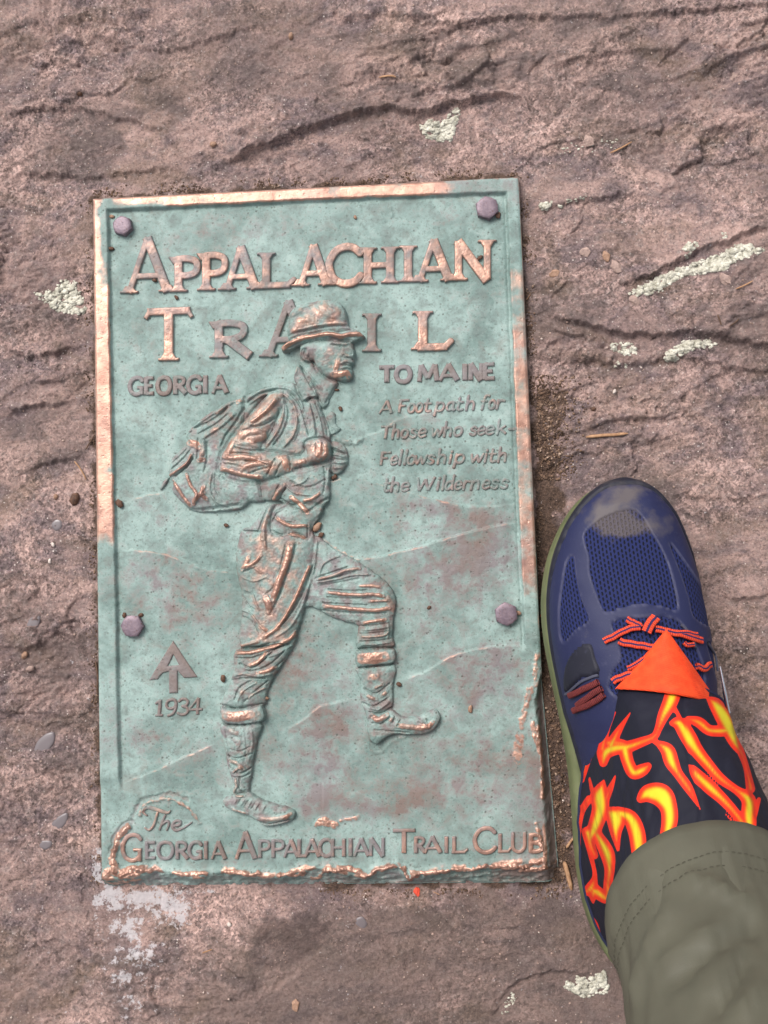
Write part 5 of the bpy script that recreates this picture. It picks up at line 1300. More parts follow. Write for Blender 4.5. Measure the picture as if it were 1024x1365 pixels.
# seam lines: front-right seam pinched in
kf = K(740, 860, 3.606); kg = K(720, 1080, 3.368)
seam_c = curve(kf([(605, 205), (615, 300), (628, 420), (645, 540), (670, 640), (692, 740), (700, 800), (690, 860), (680, 900)]), 5)
sdm = line_d(GPX, GPY, seam_c)
GV = GV - nrm * (.0010 * np.exp(-(sdm / 2.2) ** 2))[..., None]
FLAME = [kf(s) for s in (
    [(575, 200, 40), (555, 270, 40), (520, 340, 30), (497, 400, 20), (475, 440, 20), (410, 468, 26), (345, 490, 32), (290, 495, 36), (245, 515, 36), (232, 565, 22)],
    [(270, 480, 32), (300, 420, 20), (362, 325, 3)], [(228, 500, 24), (248, 410, 16), (292, 320, 3)],
    [(335, 500, 36), (350, 560, 32), (378, 612, 34), (420, 600, 32), (446, 582, 20)],
    [(492, 470, 14), (540, 505, 36), (560, 560, 38), (590, 615, 26), (640, 685, 24), (694, 780, 5)],
    [(562, 375, 14), (600, 378, 36), (640, 440, 42), (680, 505, 36), (740, 580, 30), (800, 645, 26), (870, 695, 22), (930, 745, 38), (932, 830, 40), (942, 930, 26)],
    [(650, 575, 10), (680, 620, 30), (740, 680, 36), (800, 735, 30), (860, 800, 26), (910, 870, 26), (945, 940, 22)],
    [(735, 255, 10), (785, 300, 42), (840, 395, 48), (868, 470, 32), (902, 535, 8)], [(630, 352, 12), (690, 370, 28), (740, 408, 28), (800, 412, 30), (840, 405, 30)],
    [(412, 738, 22), (450, 712, 46), (510, 722, 60), (545, 780, 46), (550, 850, 42), (530, 930, 32)],
    [(128, 650, 14), (150, 560, 22), (185, 450, 26), (225, 360, 22), (262, 280, 8)],
    [(235, 650, 5), (215, 720, 44), (218, 790, 44), (190, 880, 38), (168, 940, 25), (190, 1010, 20)], [(290, 628, 4), (265, 690, 16), (235, 760, 22)], [(165, 740, 20), (128, 800, 17), (112, 900, 14), (112, 1000, 14)],
    [(258, 800, 22), (292, 830, 50), (292, 900, 30), (303, 985, 8)], [(300, 805, 32), (360, 830, 40), (392, 900, 44), (405, 1000, 40)],
    [(980, 740, 10), (965, 800, 12), (950, 860, 10)], [(710, 885, 8), (760, 890, 14), (850, 915, 10)], [(820, 812, 4), (850, 845, 6)], [(990, 900, 10), (990, 970, 8)])]
FLAME += [kf(s) for s in ([(470, 450, 18), (490, 470, 14), (525, 492, 22)], [(890, 505, 20), (920, 590, 16), (940, 690, 24)], [(232, 565, 20), (215, 520, 16), (228, 470, 16)], [(190, 880, 20), (205, 930, 16), (245, 1000, 14)], [(350, 480, 20), (300, 470, 24), (255, 470, 26)], [(610, 378, 18), (590, 330, 10), (570, 300, 14)], [(165, 640, 6), (180, 700, 12), (200, 720, 24)])]
FLAME += [kg(s) for s in (
    [(255, 110, 26), (300, 190, 36), (312, 260, 26), (305, 330, 22), (300, 395, 26), (245, 365, 30), (238, 418, 4)], [(215, 100, 30), (228, 200, 13), (246, 290, 11), (228, 350, 28), (192, 372, 14)],
    [(212, 470, 16), (240, 515, 22), (268, 570, 10), (296, 615, 6)], [(172, -10, 16), (172, 60, 14), (170, 135, 8)], [(350, 330, 14), (400, 420, 30), (380, 520, 10)])]
FLAME = [[(p[0], p[1], p[2] * .92) for p in s_] for s_ in FLAME]
best = np.full(GPX.shape, -99.0); core = np.full(GPX.shape, 0.0)
for s in FLAME:
    c = curve(s, 5)
    mm = (GPX > c[:, 0].min() - 25) & (GPX < c[:, 0].max() + 25) & (GPY > c[:, 1].min() - 25) & (GPY < c[:, 1].max() + 25)
    if not mm.any(): continue
    d = -line_d(GPX[mm], GPY[mm], c)
    best[mm] = np.maximum(best[mm], d)
fl = .5 + np.clip(best / 19.0, -.5, .5)
kb = np.linspace(0, 1, NRG)[:, None]
gait = pobj('gaiter', grid_mesh('gaiter', GV, None, dict(fire_print=fl), M_GAIT, wrap=True), person)
gait['label'] = 'black gaiter printed with red and yellow flames'
# rolled lower edge
def tube(name, path, r, mat, parent, closed=False, n=8, attrs=None):
    P = np.asarray(path, float)
    T = np.gradient(P, axis=0) if not closed else (np.roll(P, -1, 0) - np.roll(P, 1, 0))
    T /= np.linalg.norm(T, axis=1, keepdims=True) + 1e-12
    up = np.array([0.03, .02, 1.0]); B = np.cross(T, up); B /= np.linalg.norm(B, axis=1, keepdims=True) + 1e-12; N = np.cross(B, T)
    r = np.broadcast_to(r, (len(P),))
    V = np.stack([P + (B * math.cos(2 * math.pi * k / n) + N * math.sin(2 * math.pi * k / n)) * r[:, None] for k in range(n)], 1)
    if closed: V = np.concatenate([V, V[:1]], 0)
    uvx = np.zeros(V.shape)
    return obj(name, grid_mesh(name, V, None, dict(fab=uvx), mat, wrap=True), parent)
def cloth_material(name, ca, cb, rough=.8):
    t = NT(name); co = t.coord(); n = t.noise(co, 40, 3); n2 = t.noise(co, 2200, 2)
    return t.out(t.mix(n, ca, cb), rough, 0, t.bump(n2, .3, .0002), .25)
M_BIND = cloth_material('navy_binding', srgb(26, 30, 52), srgb(36, 40, 66))
tube('edge_binding', GV[0, ::3], .0011, M_BIND, gait, True)
# stitching of the seam
def on_gaiter(px, py, lift=0.0):
    i = np.argmin((GPX - px) ** 2 + (GPY - py) ** 2 - (nrm[..., 1] > -.2) * 0 + (GV[..., 2] < .02) * 50)
    return GV.reshape(-1, 3)[i] + nrm.reshape(-1, 3)[i] * lift, nrm.reshape(-1, 3)[i]
# --- orange front tab
def tab_material():
    t = NT('orange_ribbed_webbing'); co = t.coord()
    mpv = t.mapping(co, (1, 1, 1), (0, 0, R(18)))
    wv = t.n.new('ShaderNodeTexWave'); t.link(mpv, wv.inputs['Vector']); wv.inputs['Scale'].default_value = 330; wv.inputs['Distortion'].default_value = .6; wv.bands_direction = 'Y'
    n = t.noise(co, 160, 4)
    c = t.mix(t.ramp(n, [(.35, 0), (.65, 1)]), srgb(212, 58, 20), srgb(226, 72, 30))
    return t.out(c, .72, 0, t.bump(wv.outputs['Fac'], .35, .0003), .3)
M_TAB = tab_material()
TA, TB, TC = np.array([884., 842.]), np.array([821., 919.]), np.array([963., 943.])
pa, pb, pc = on_shoe(*TA, .0055)[0], gb[np.argmin((proj(gb)[0] - TB[0]) ** 2 + (proj(gb)[1] - TB[1]) ** 2)] + np.array([0, 0, .002]), None
pc = unproj(TC[0], TC[1], .070)
pb = unproj(TB[0], TB[1], .072)
nT = 26
ls = []
for i in range(nT):
    a = i / (nT - 1)
    row = []
    L_, R_ = pa + (pb - pa) * a, pa + (pc - pa) * a
    wdt = np.linalg.norm(R_ - L_)
    for j in range(nT):
        b = j / (nT - 1)
        q = L_ + (R_ - L_) * b
        q = q + np.array([0, .0, 1]) * (.021 * 4 * b * (1 - b) * min(1, a * 1.1) ** 1.2 + .0012 * math.sin(7 * b + 4 * a) * a) + np.array([0, -1, 0]) * (-.004 * 4 * b * (1 - b) * a)
        row.append(q)
    ls.append(row)
TV = np.array(ls)
TV2 = TV - np.array([0, 0, .0016])
sheet = np.concatenate([TV, TV2[::-1]], 0)
me = grid_mesh('front_tab', sheet, None, {}, M_TAB)
ot = obj('front_tab', me, gait); ot['label'] = 'bright orange triangular front tab'
# metal hook at the tab's right corner
t = NT('bright_steel'); M_STEEL = t.out(srgb(200, 202, 208), .25, 1.0)
hp = [unproj(x, y, z) for x, y, z in ((960, 888, .062), (965, 915, .062), (969, 938, .061), (972, 950, .060))]
tube('hook', curve(hp, 6), np.interp(np.linspace(0, 1, 19), [0, .5, 1], [.0004, .0012, .0010]), M_STEEL, gait, n=8)
hp = [unproj(x, y, z) for x, y, z in ((885, 838, .066), (889, 846, .067), (886, 855, .066))]
tube('hook', curve(hp, 6), .0009, M_STEEL, gait, n=6)

# --- trouser leg
def trouser_material():
    t = NT('olive_nylon'); co = t.coord()
    n = t.noise(co, 22, 4, .6); n2 = t.noise(co, 1700, 3, .6); n3 = t.noise(co, 120, 5, .6)
    c = t.mix(t.ramp(n, [(.35, 0), (.65, 1)]), srgb(72, 71, 60), srgb(81, 80, 68))
    c = t.mix(t.ramp(n3, [(.4, .25), (.6, 0)]), c, srgb(78, 75, 63))
    return t.out(c, .62, 0, t.bump(n2, .35, .00025), .35)
M_TROU = trouser_material()
NT_, NRT = 260, 230
th = np.linspace(0, 2 * np.pi, NT_, endpoint=False)
KNEE = HEMC + LD * .37; HIP = KNEE + np.array([-.06, -.36, .16])
spine = curve([HEMC, HEMC + LD * .10, HEMC + LD * .24, KNEE, KNEE * .55 + HIP * .45 + np.array([0, 0, .035]), HIP], 40)
spine = resample(spine, NRT)
Ls = np.linspace(0, 1, NRT)
rad = np.interp(Ls, [0, .02, .045, .09, .2, .45, .55, .75, 1], [.0520, .0490, .0485, .0530, .0650, .080, .086, .092, .100])
T = np.gradient(spine, axis=0); T /= np.linalg.norm(T, axis=1, keepdims=True)
Bx = np.cross(T, np.array([0, 1, 0.0])); 
Bx = np.repeat(np.array([[1.0, 0, 0]]), NRT, 0); Bx = Bx - (Bx * T).sum(1, keepdims=True) * T; Bx /= np.linalg.norm(Bx, axis=1, keepdims=True)
By = np.cross(T, Bx); By = np.where((By[:, 1] < 0)[:, None], -By, By)
TRV = spine[:, None] + rad[:, None, None] * (Bx[:, None] * np.cos(th)[None, :, None] * 1.0 + By[:, None] * np.sin(th)[None, :, None] * 1.05)
TRN = Bx[:, None] * np.cos(th)[None, :, None] + By[:, None] * np.sin(th)[None, :, None]
# hem slightly higher in front
hemf = np.clip(1 - Ls / .10, 0, 1)[:, None]
hemf2 = np.clip(1 - Ls / .22, 0, 1)[:, None]
TRV[..., 2] += hemf2 * (-.055 * (math.sin(LT) - math.sin(R(8))) * np.sin(th)[None]) + hemf * (.002 * np.sin(th)[None] + .003 * np.cos(2 * th + .4)[None] + .003 * np.cos(3 * th + 1)[None])
TPX, TPY = proj(TRV)
lz = Ls[:, None]
wr_ = .0016 * fbm(np.cos(th)[None] * 1.7 + lz * 3, np.sin(th)[None] * 1.7 + lz * 9, 3, 351) * sst(0, .12, lz) + .0005 * fbm(np.cos(th)[None] * 5 + 2, np.sin(th)[None] * 5 + lz * 24, 2, 355)
kt = K(720, 1080, 3.368)
front = (TRN[..., 1] > -.3)
for pts, wd, hh in [([(610, 280), (700, 310), (800, 350), (900, 400), (1020, 440)], 9, .0030), ([(600, 400), (570, 470), (500, 600), (440, 760), (420, 900)], 11, .0026), ([(520, 800), (640, 720), (760, 620), (850, 560), (1020, 510)], 13, -.0036),
                    ([(480, 740), (600, 660), (720, 570), (860, 500)], 10, .0022), ([(700, 940), (800, 860), (900, 700), (960, 600)], 14, -.0034), ([(860, 960), (960, 840), (1020, 740)], 14, .0026), ([(400, 560), (380, 700), (390, 900)], 9, -.0014), ([(330, 420), (320, 600), (330, 800)], 7, .0012)]:
    c = curve(kt(pts), 5)
    d = line_d(TPX, TPY, c)
    ends = np.minimum(np.hypot(TPX - c[0, 0], TPY - c[0, 1]), np.hypot(TPX - c[-1, 0], TPY - c[-1, 1]))
    wr_ = wr_ + 1.2 * hh * (.45 * np.exp(-(d / (wd * .8)) ** 2) + .75 * np.exp(-np.abs(d) / (wd * .55))) * front * sst(-5, 30, ends)
# stitched hem: puckered rows
arcl = Ls * np.sum(np.linalg.norm(np.diff(spine, axis=0), axis=1))
for a_, am in ((.0135, .0006), (.0185, .0006)):
    wob = a_ + .0012 * np.sin(th * 3)[None]
    wr_ = wr_ - am * np.exp(-((arcl[:, None] - wob) / .0013) ** 2) * (.8 + .5 * perlin(th * 18, th * 0 + a_ * 100, 361)[None])
wr_ = wr_ + .0005 * np.exp(-((arcl[:, None] - .016) / .004) ** 2) * perlin(th * 14, th * 0, 365)[None]
TRV = TRV + TRN * wr_[..., None]
# turned-in hem
inn = TRV[0] - TRN[0] * .0016 + np.array([0, 0, .0004]); inn2 = TRV[9] - TRN[9] * .0030
TRV = np.concatenate([inn2[None], inn[None], (TRV[0] - TRN[0] * .0006 - np.array([0, 0, .0006]))[None], TRV], 0)
trou = pobj('trouser_leg', grid_mesh('trouser_leg', TRV, None, {}, M_TROU, wrap=True), person)
trou['label'] = 'olive hiking trouser leg with stitched hem'
M_THR = cloth_material('olive_thread', srgb(58, 56, 47), srgb(66, 63, 53))
def stitch_row(a_):
    V = []; F = []
    base = TRV[3:]
    nst = 110
    for k in range(nst):
        f0 = k / nst; f1 = f0 + .62 / nst
        pts = []
        for f in (f0, (f0 + f1) / 2, f1):
            j = f * NT_; j0 = int(j) % NT_; j1 = (j0 + 1) % NT_; w_ = j - int(j)
            wob = a_ + .0012 * math.sin(3 * 2 * math.pi * f)
            i = np.interp(wob, arcl, np.arange(NRT)); i0 = int(i); wi = i - i0
            P = (base[i0, j0] * (1 - w_) + base[i0, j1] * w_) * (1 - wi) + (base[i0 + 1, j0] * (1 - w_) + base[i0 + 1, j1] * w_) * wi
            n = TRN[i0, j0]
            pts.append((P + n * (.0003 if f != (f0 + f1) / 2 else .00055), n))
        o0 = len(V)
        for P, n in pts:
            for dz, dn in ((.0002, 0), (0, .0002), (-.0002, 0)):
                V.append(P + np.array([0, 0, dz]) + n * dn)
        for s in range(2):
            for q in range(2):
                F.append((o0 + s * 3 + q, o0 + s * 3 + q + 1, o0 + s * 3 + 3 + q + 1, o0 + s * 3 + 3 + q))
    return obj('hem_stitching', mesh_np('hem_stitching', np.array(V), np.array(F), {}, True, M_THR), trou)
stitch_row(.0135); stitch_row(.0185)
# ================================================================== LICHEN, STONES, TWIGS, CRUMBS
def lichen_material():
    t = NT('pale_lichen'); co = t.coord(); n = t.noise(co, 300, 4, .6); n2 = t.noise(co, 1200, 3, .6)
    c = t.mix(t.ramp(n, [(.35, 0), (.65, 1)]), srgb(150, 146, 132), srgb(206, 202, 188))
    c = t.mix(t.ramp(n2, [(.3, .6), (.45, 0)]), c, srgb(120, 112, 94))
    return t.out(c, .9, 0, t.bump(n2, .6, .0004), .1)
M_LICH = lichen_material()
def ico():
    f = (1 + 5 ** .5) / 2
    v = np.array([(-1, f, 0), (1, f, 0), (-1, -f, 0), (1, -f, 0), (0, -1, f), (0, 1, f), (0, -1, -f), (0, 1, -f), (f, 0, -1), (f, 0, 1), (-f, 0, -1), (-f, 0, 1)], float)
    v /= np.linalg.norm(v[0])
    F = np.array([(0, 11, 5), (0, 5, 1), (0, 1, 7), (0, 7, 10), (0, 10, 11), (1, 5, 9), (5, 11, 4), (11, 10, 2), (10, 7, 6), (7, 1, 8), (3, 9, 4), (3, 4, 2), (3, 2, 6), (3, 6, 8), (3, 8, 9), (4, 9, 5), (2, 4, 11), (6, 2, 10), (8, 6, 7), (9, 8, 1)])
    return v, F
IV, IF = ico()
def sub_ico(n=1):
    V, F = IV, IF
    for _ in range(n):
        cache = {}; V = list(map(tuple, V)); out = []
        def mid_(a, b):
            k = (min(a, b), max(a, b))
            if k not in cache:
                m = (np.array(V[a]) + np.array(V[b])) / 2; V.append(tuple(m / np.linalg.norm(m))); cache[k] = len(V) - 1
            return cache[k]
        for a, b, c in F:
            d, e, f = mid_(a, b), mid_(b, c), mid_(c, a)
            out += [(a, d, f), (d, b, e), (f, e, c), (d, e, f)]
        V = np.array(V); F = np.array(out)
    return V, F
IV1, IF1 = sub_ico(1)
def lichen(poly, n, size, label, density_noise=.35):
    n = int(n * 2.2)
    poly = curve(poly, 3, closed=True)
    x0, x1, y0, y1 = poly[:, 0].min(), poly[:, 0].max(), poly[:, 1].min(), poly[:, 1].max()
    pts = []
    tries = 0
    while len(pts) < n and tries < 60:
        tries += 1
        xs = rng.uniform(x0 - 2, x1 + 2, 400); ys = rng.uniform(y0 - 2, y1 + 2, 400)
        sd = poly_sd(xs, ys, poly)
        ok = sd + 4 * fbm(xs / 7, ys / 7, 2, 401) > 0.5
        ok &= (perlin(xs / 3.4, ys / 3.4, 405) > -density_noise * .45) & (fbm(xs / 11, ys / 11, 2, 407) > -.28 - .3 * density_noise)
        for a, b in zip(xs[ok], ys[ok]): pts.append((a, b))
    V = []; F = []
    for (a, b) in pts[:n]:
        p = on_rock(a, b)
        edge_d = float(poly_sd(np.array([a]), np.array([b]), poly)[0])
        r = size * (.35 + 1.1 * rng.random() ** 1.6) * (.55 + .45 * min(1, max(0, edge_d / 5)))
        J = IV * (1 + rng.uniform(-.35, .35, (12, 1)))
        ang_ = rng.uniform(0, 6.28); c_, s_ = math.cos(ang_), math.sin(ang_)
        J = J @ np.array([[c_, -s_, 0], [s_, c_, 0], [0, 0, 1]])
        J = J * np.array([1.3, .9, .30]) * r
        o0 = len(V) * 12
        V.append(p + J + np.array([0, 0, r * .10])); F.append(IF + o0)
    V = np.concatenate(V); F = np.concatenate(F)
    c = V.mean(0); c[2] = V[:, 2].min()
    o = obj('lichen', mesh_np('lichen', V - c, F, {}, True, M_LICH)); o.location = c
    tag(o, label, 'lichen', 'pale lichen patches on the rock')
    return o
kl = K(680, 230, 2.977)
lichen([(560, 166), (572, 160), (588, 160), (604, 147), (612, 150), (608, 168), (604, 186), (586, 190), (568, 182)], 260, .0013, 'pale crusty lichen patch below the long ledge above the plaque')
lichen([(44, 390), (72, 388), (82, 374), (100, 378), (112, 402), (112, 420), (92, 418), (70, 412), (52, 396)], 300, .0013, 'pale lichen patch on the rock left of the plaque')
lichen(kl([(470, 482), (520, 450), (600, 410), (680, 372), (760, 352), (850, 315), (900, 288), (965, 288), (1015, 310), (960, 335), (900, 352), (850, 388), (780, 402), (700, 410), (640, 442), (580, 475), (520, 490)]), 620, .0014, 'long sloping strip of pale lichen along a rock ledge', .6)
lichen(kl([(688, 292), (720, 280), (755, 275), (740, 300), (715, 320), (700, 340)]), 70, .0012, 'small lichen tuft just above the long lichen strip')
lichen(kl([(840, 240), (856, 240), (856, 262), (842, 258)]), 16, .0010, 'tiny lichen dot above the right end of the long lichen strip')
lichen(kl([(598, 740), (650, 690), (690, 670), (750, 665), (825, 678), (790, 695), (730, 700), (690, 722), (660, 748)]), 260, .0013, 'lichen patch under the lower ledge on the right')
lichen(kl([(396, 690), (440, 672), (490, 678), (500, 718), (450, 725), (410, 705)]), 70, .0012, 'thin sparse lichen patch between the plaque and the lower ledge', .1)
lichen(kl([(415, 770), (435, 755), (465, 765), (440, 775)]), 22, .0011, 'tiny lichen speck beneath the sparse lichen patch')
lichen(kl([(118, 130), (150, 105), (170, 115), (150, 145), (125, 150)]), 55, .0012, 'small lichen patch beside the green upper corner of the plaque')
lichen(kl([(190, 130), (210, 118), (240, 108), (295, 92), (290, 108), (240, 118), (205, 140)]), 40, .0010, 'faint lichen dots in line beside the plaque corner', .2)
lichen(kg([(105, 790), (150, 755), (200, 742), (250, 735), (292, 715), (305, 815), (240, 825), (180, 835)]), 210, .0013, 'broken pale lichen patch next to the trouser leg')
lichen([(676, 1330), (684, 1322), (690, 1330), (678, 1345), (668, 1352)], 18, .0010, 'few lichen grains on the rock below the plaque')
lichen([(738, 200), (760, 190), (845, 183), (842, 196), (800, 206), (760, 210)], 14, .0010, 'scattered lichen grains on rock past the upper right corner', .0)

def stone_material(name, ca, cb):
    t = NT(name); co = t.coord(); n = t.noise(co, 400, 4, .6); n2 = t.noise(co, 1500, 3, .6)
    return t.out(t.mix(t.ramp(n, [(.35, 0), (.65, 1)]), ca, cb), .75, 0, t.bump(n2, .5, .0004), .3)
M_ST1 = stone_material('tan_pebble', srgb(126, 98, 80), srgb(160, 128, 108)); M_ST2 = stone_material('white_pebble', srgb(178, 164, 154), srgb(206, 194, 186)); M_ST3 = stone_material('dark_pebble', srgb(64, 46, 38), srgb(104, 76, 60))
M_ST4 = stone_material('pink_pebble', srgb(128, 108, 101), srgb(166, 142, 132))
def blob(size, seed, flat=.6, elong=1.2):
    r = np.random.default_rng(seed)
    d = 1 + .16 * np.sin(IV1 @ r.normal(size=3) * 2.1 + r.uniform(0, 6)) + .10 * np.sin(IV1 @ r.normal(size=3) * 4 + r.uniform(0, 6)) + r.uniform(-.16, .16, len(IV1))
    V = IV1 * d[:, None] * np.array([elong, 1 / elong, flat]) * size
    a = r.uniform(0, 6.28); c, s_ = math.cos(a), math.sin(a)
    return V @ np.array([[c, -s_, 0], [s_, c, 0], [0, 0, 1]])
def pebble(px, py, d_px, mat, label, group=None, name='pebble', flat=.6, elong=1.2, on=None):
    p = on_rock(px, py) if on is None else np.array([*unproj(px, py, on / 1000)[:2], on / 1000])
    sz = d_px * .465e-3 / 2
    V = blob(sz, int(px * 7 + py), flat, elong)
    V[:, 2] -= V[:, 2].min() * (.72 if flat > .45 else .35)
    o = obj(name, mesh_np(name, V, IF1, {}, False if flat < .5 else True, mat)); o.location = p
    tag(o, label, name.replace('_', ' ') if name != 'pebble' else 'pebble', group)
    return o
pebble(34, 873, 9, M_ST1, 'tan pebble, larger of a pair left of the plaque')
pebble(41, 891, 10, M_ST4, 'pinkish pebble touching the tan pebble left of the plaque')
pebble(75, 662, 7, M_ST1, 'round tan grain beside the dark seed husk left of the plaque')
pebble(71, 726, 6, M_ST2, 'pale grain above another pale grain left of the plaque')
pebble(67, 748, 6, M_ST2, 'pale grain, lower of two left of the plaque')
pebble(101, 665, 14, M_ST3, 'dark brown seed husk lying left of the plaque', name='seed_husk')
pebble(821, 357, 15, M_ST4, 'rounded pink pebble, lowest of three in a row above the lichen strip', flat=.35)
pebble(808, 342, 11, M_ST1, 'tan pebble stuck in rock, middle of three above the lichen strip', flat=.35)
pebble(780, 336, 13, M_ST4, 'flat pink pebble nearest the plaque of three above the lichen strip', flat=.3)
pebble(846, 401, 15, M_ST4, 'pink stone set in rock below the start of the lichen strip', flat=.35)
pebble(967, 372, 16, M_ST4, 'pinkish stone set in rock below the lichen strip', flat=.35)
pebble(738, 365, 12, M_ST1, 'tan stone lodged in the rock near the plaque border', flat=.3)
pebble(785, 188, 14, M_ST4, 'broad pink stone bump past the upper right corner of the plaque', flat=.35)
pebble(978, 102, 13, M_ST4, 'pink stone in the rock far beyond the plaque', flat=.4)
pebble(819, 522, 6, M_ST2, 'pale grain on smooth rock below the ledges')
pebble(791, 545, 6, M_ST3, 'black crumb on smooth rock near the twig')
pebble(388, 49, 9, M_ST1, 'yellowish grain on the rock near the top ledge')
pebble(104, 123, 8, M_ST3, 'dark crumb in a pit of the upper rock')
pebble(285, 193, 8, M_ST1, 'tan grain under the upper ledge')
pebble(394, 1340, 12, M_ST1, 'flat tan stone by the crack below the plaque', flat=.3)
pebble(306, 1232, 6, M_ST2, 'white grain on the rock below the plaque')
pebble(556, 1188, 9, stone_material('orange_chip', srgb(196, 66, 48), srgb(214, 84, 62)), 'tiny bright orange plastic chip at the foot of the plaque', name='plastic_chip', flat=.4)
pebble(725, 818, 9, bpy.data.materials['orange_chip'], 'orange plastic sliver wedged between plaque and shoe', name='plastic_chip', flat=.5, elong=1.7)
# crumbs lying on the plaque
for px, py, d, hgt, where in [
    (160, 672, 11, -2.4, 'dark crumb where the far hill line meets the left border'), (423, 703, 11, -1.7, "tan crumb caught at the relief hiker's belt"), (428, 714, 8, -1.7, "brown crumb at the root of the relief hiker's front thigh"),
    (302, 700, 6, -2.4, "reddish crumb behind the relief hiker's hips"), (166, 820, 6, -2.5, 'tan crumb above the lower left bolt'), (188, 820, 7, -2.5, 'brown crumb at the edge of the lower left bolt'),
    (664, 288, 8, -2.4, 'tan crumb at the foot of the upper right bolt'), (627, 945, 8, -2.2, 'tan flake on the green field right of the front boot'), (690, 817, 8, -2.2, 'brown crumb beside the lower right bolt'),
    (532, 912, 7, -2.1, "dark crumb beside the relief hiker's front calf"), (298, 905, 8, -1.8, "dark crumb behind the relief hiker's rear knee"), (149, 332, 7, -2.8, 'tan crumb in the groove below the upper left bolt'),
    (150, 289, 6, -2.8, 'brown crumb in the upper left corner of the border groove'), (236, 397, 6, -2.6, 'pink crumb between the two title lines'), (449, 520, 5, -2.5, "brown crumb in front of the relief hiker's collar"),
    (454, 545, 6, -2.4, "reddish crumb in front of the relief hiker's chest"), (446, 636, 8, -2.0, "tan crumb under the relief hiker's far hand"), (572, 810, 5, -2.0, 'dark crumb in the middle of the brown hill'),
    (354, 930, 8, -1.5, "brown crumb beside the relief hiker's rear gaiter band"), (206, 374, 6, -2.0, 'brown crumb inside the first title letter'), (640, 344, 7, -2.0, 'dark crumb inside the last title letter'), (474, 290, 5, -2.6, 'dark speck of soil above the title')]:
    pebble(px, py, d, M_ST3 if (int(px) % 3) else M_ST1, where, 'soil crumbs on the plaque', 'soil_crumb', .55, 1.25, hgt)

def twig(pts, r, mat, label, name='twig', group=None, z=.0012):
    c = curve(pts, 5)
    P = np.array([on_rock(x, y) for x, y in c])
    P[:, 2] = np.convolve(np.pad(P[:, 2], 2, 'edge'), np.ones(5) / 5, 'valid') + z
    n = len(P)
    rr = r * np.interp(np.linspace(0, 1, n), [0, .15, .85, 1], [.35, 1, .9, .25])
    b = P[0].copy()
    T = np.gradient(P, axis=0); T /= np.linalg.norm(T, axis=1, keepdims=True)
    B = np.cross(T, [0, 0, 1.0]); B /= np.linalg.norm(B, axis=1, keepdims=True); N = np.cross(B, T)
    V = np.stack([P - b + (B * math.cos(2 * math.pi * k / 6) + N * math.sin(2 * math.pi * k / 6) * .7) * rr[:, None] for k in range(6)], 1)
    o = obj(name, grid_mesh(name, V, None, {}, mat, wrap=True)); o.location = b
    tag(o, label, name.replace('_', ' '), group)
M_TW = stone_material('dry_straw', srgb(140, 104, 76), srgb(178, 140, 108)); M_TW2 = stone_material('dark_twig', srgb(66, 48, 38), srgb(98, 74, 58))
twig([(781, 583), (800, 581), (818, 580), (837, 578)], .0011, M_TW, 'straight tan twig lying on smooth rock right of the plaque')
twig([(980, 386), (992, 381), (1003, 375)], .0005, M_TW, 'dry pine needle on the rock below the lichen strip', 'pine_needle')
twig([(956, 420), (959, 428), (961, 434)], .0005, M_TW2, 'dark bent needle near the right ledges', 'pine_needle')
twig([(971, 436), (980, 430), (985, 425)], .0004, M_TW2, 'thin needle beside the dark bent needle', 'pine_needle')
twig([(752, 1148), (757, 1165), (762, 1186)], .0016, M_TW, 'pale splinter by the lower right corner of the plaque', 'splinter')
twig([(755, 1130), (760, 1122), (765, 1116)], .0009, M_TW, 'short straw between the plaque corner and the heel', 'splinter')
twig([(813, 205), (828, 198), (842, 190)], .0006, M_TW, 'straw stem lying past the upper right corner', 'straw')
twig([(100, 615), (108, 625), (116, 640)], .0005, M_TW, 'thin curved straw left of the plaque', 'straw')
twig([(115, 600), (121, 590), (127, 580)], .0005, M_TW2, 'dark stem against the left border of the plaque', 'straw')
twig([(128, 880), (131, 900), (130, 925)], .0005, M_TW2, 'dark stem lying along the lower left border', 'straw')
twig([(271, 1269), (283, 1265)], .0013, M_TW, 'short tan wood chip by the crack below the plaque', 'wood_chip')
twig([(702, 400), (707, 393)], .0005, M_TW, 'tiny straw against the right border', 'straw')
twig([(505, 104), (520, 102), (528, 104)], .0007, M_TW, 'reddish straw on rock above the ledge', 'straw')
twig([(578, 1188), (586, 1192)], .0008, M_TW, 'little straw by the orange chip', 'straw')

# standing drops of water on the rock
t = NT('water_film'); t.b.inputs['Transmission Weight'].default_value = .0
M_WAT = t.out(srgb(104, 96, 98), .30, 0, None, .5)
def puddle(poly, label):
    c = curve(poly, 5, closed=True)
    cen_ = c.mean(0)
    base = np.array([on_rock(x, y) for x, y in c]); ce = on_rock(*cen_)
    zt = np.percentile(np.concatenate([base[:, 2], [ce[2]]]), 50) + .0002
    rows = []
    for k, dz in ((1.0, -.0022), (.94, -.0002), (.82, .0001), (.5, .0002), (.02, .0002)):
        xy = unproj(cen_[0] + (c[:, 0] - cen_[0]) * k, cen_[1] + (c[:, 1] - cen_[1]) * k, zt)
        xy[:, 2] = zt + dz; rows.append(xy)
    V = np.array(rows); b = V.reshape(-1, 3).mean(0)
    o = obj('water_drop', grid_mesh('water_drop', V - b, None, {}, M_WAT, wrap=True)); o.location = b
    tag(o, label, 'water drop', 'standing water drops on the rock')
puddle([(72, 975), (60, 978), (48, 990), (44, 1008), (50, 1020), (62, 1018), (66, 1000), (73, 988)], 'long grey-blue smear of standing water left of the plaque')
puddle([(52, 820), (40, 824), (34, 838), (36, 850), (46, 842), (53, 830)], 'slim grey-blue water smear above the pair of pebbles')
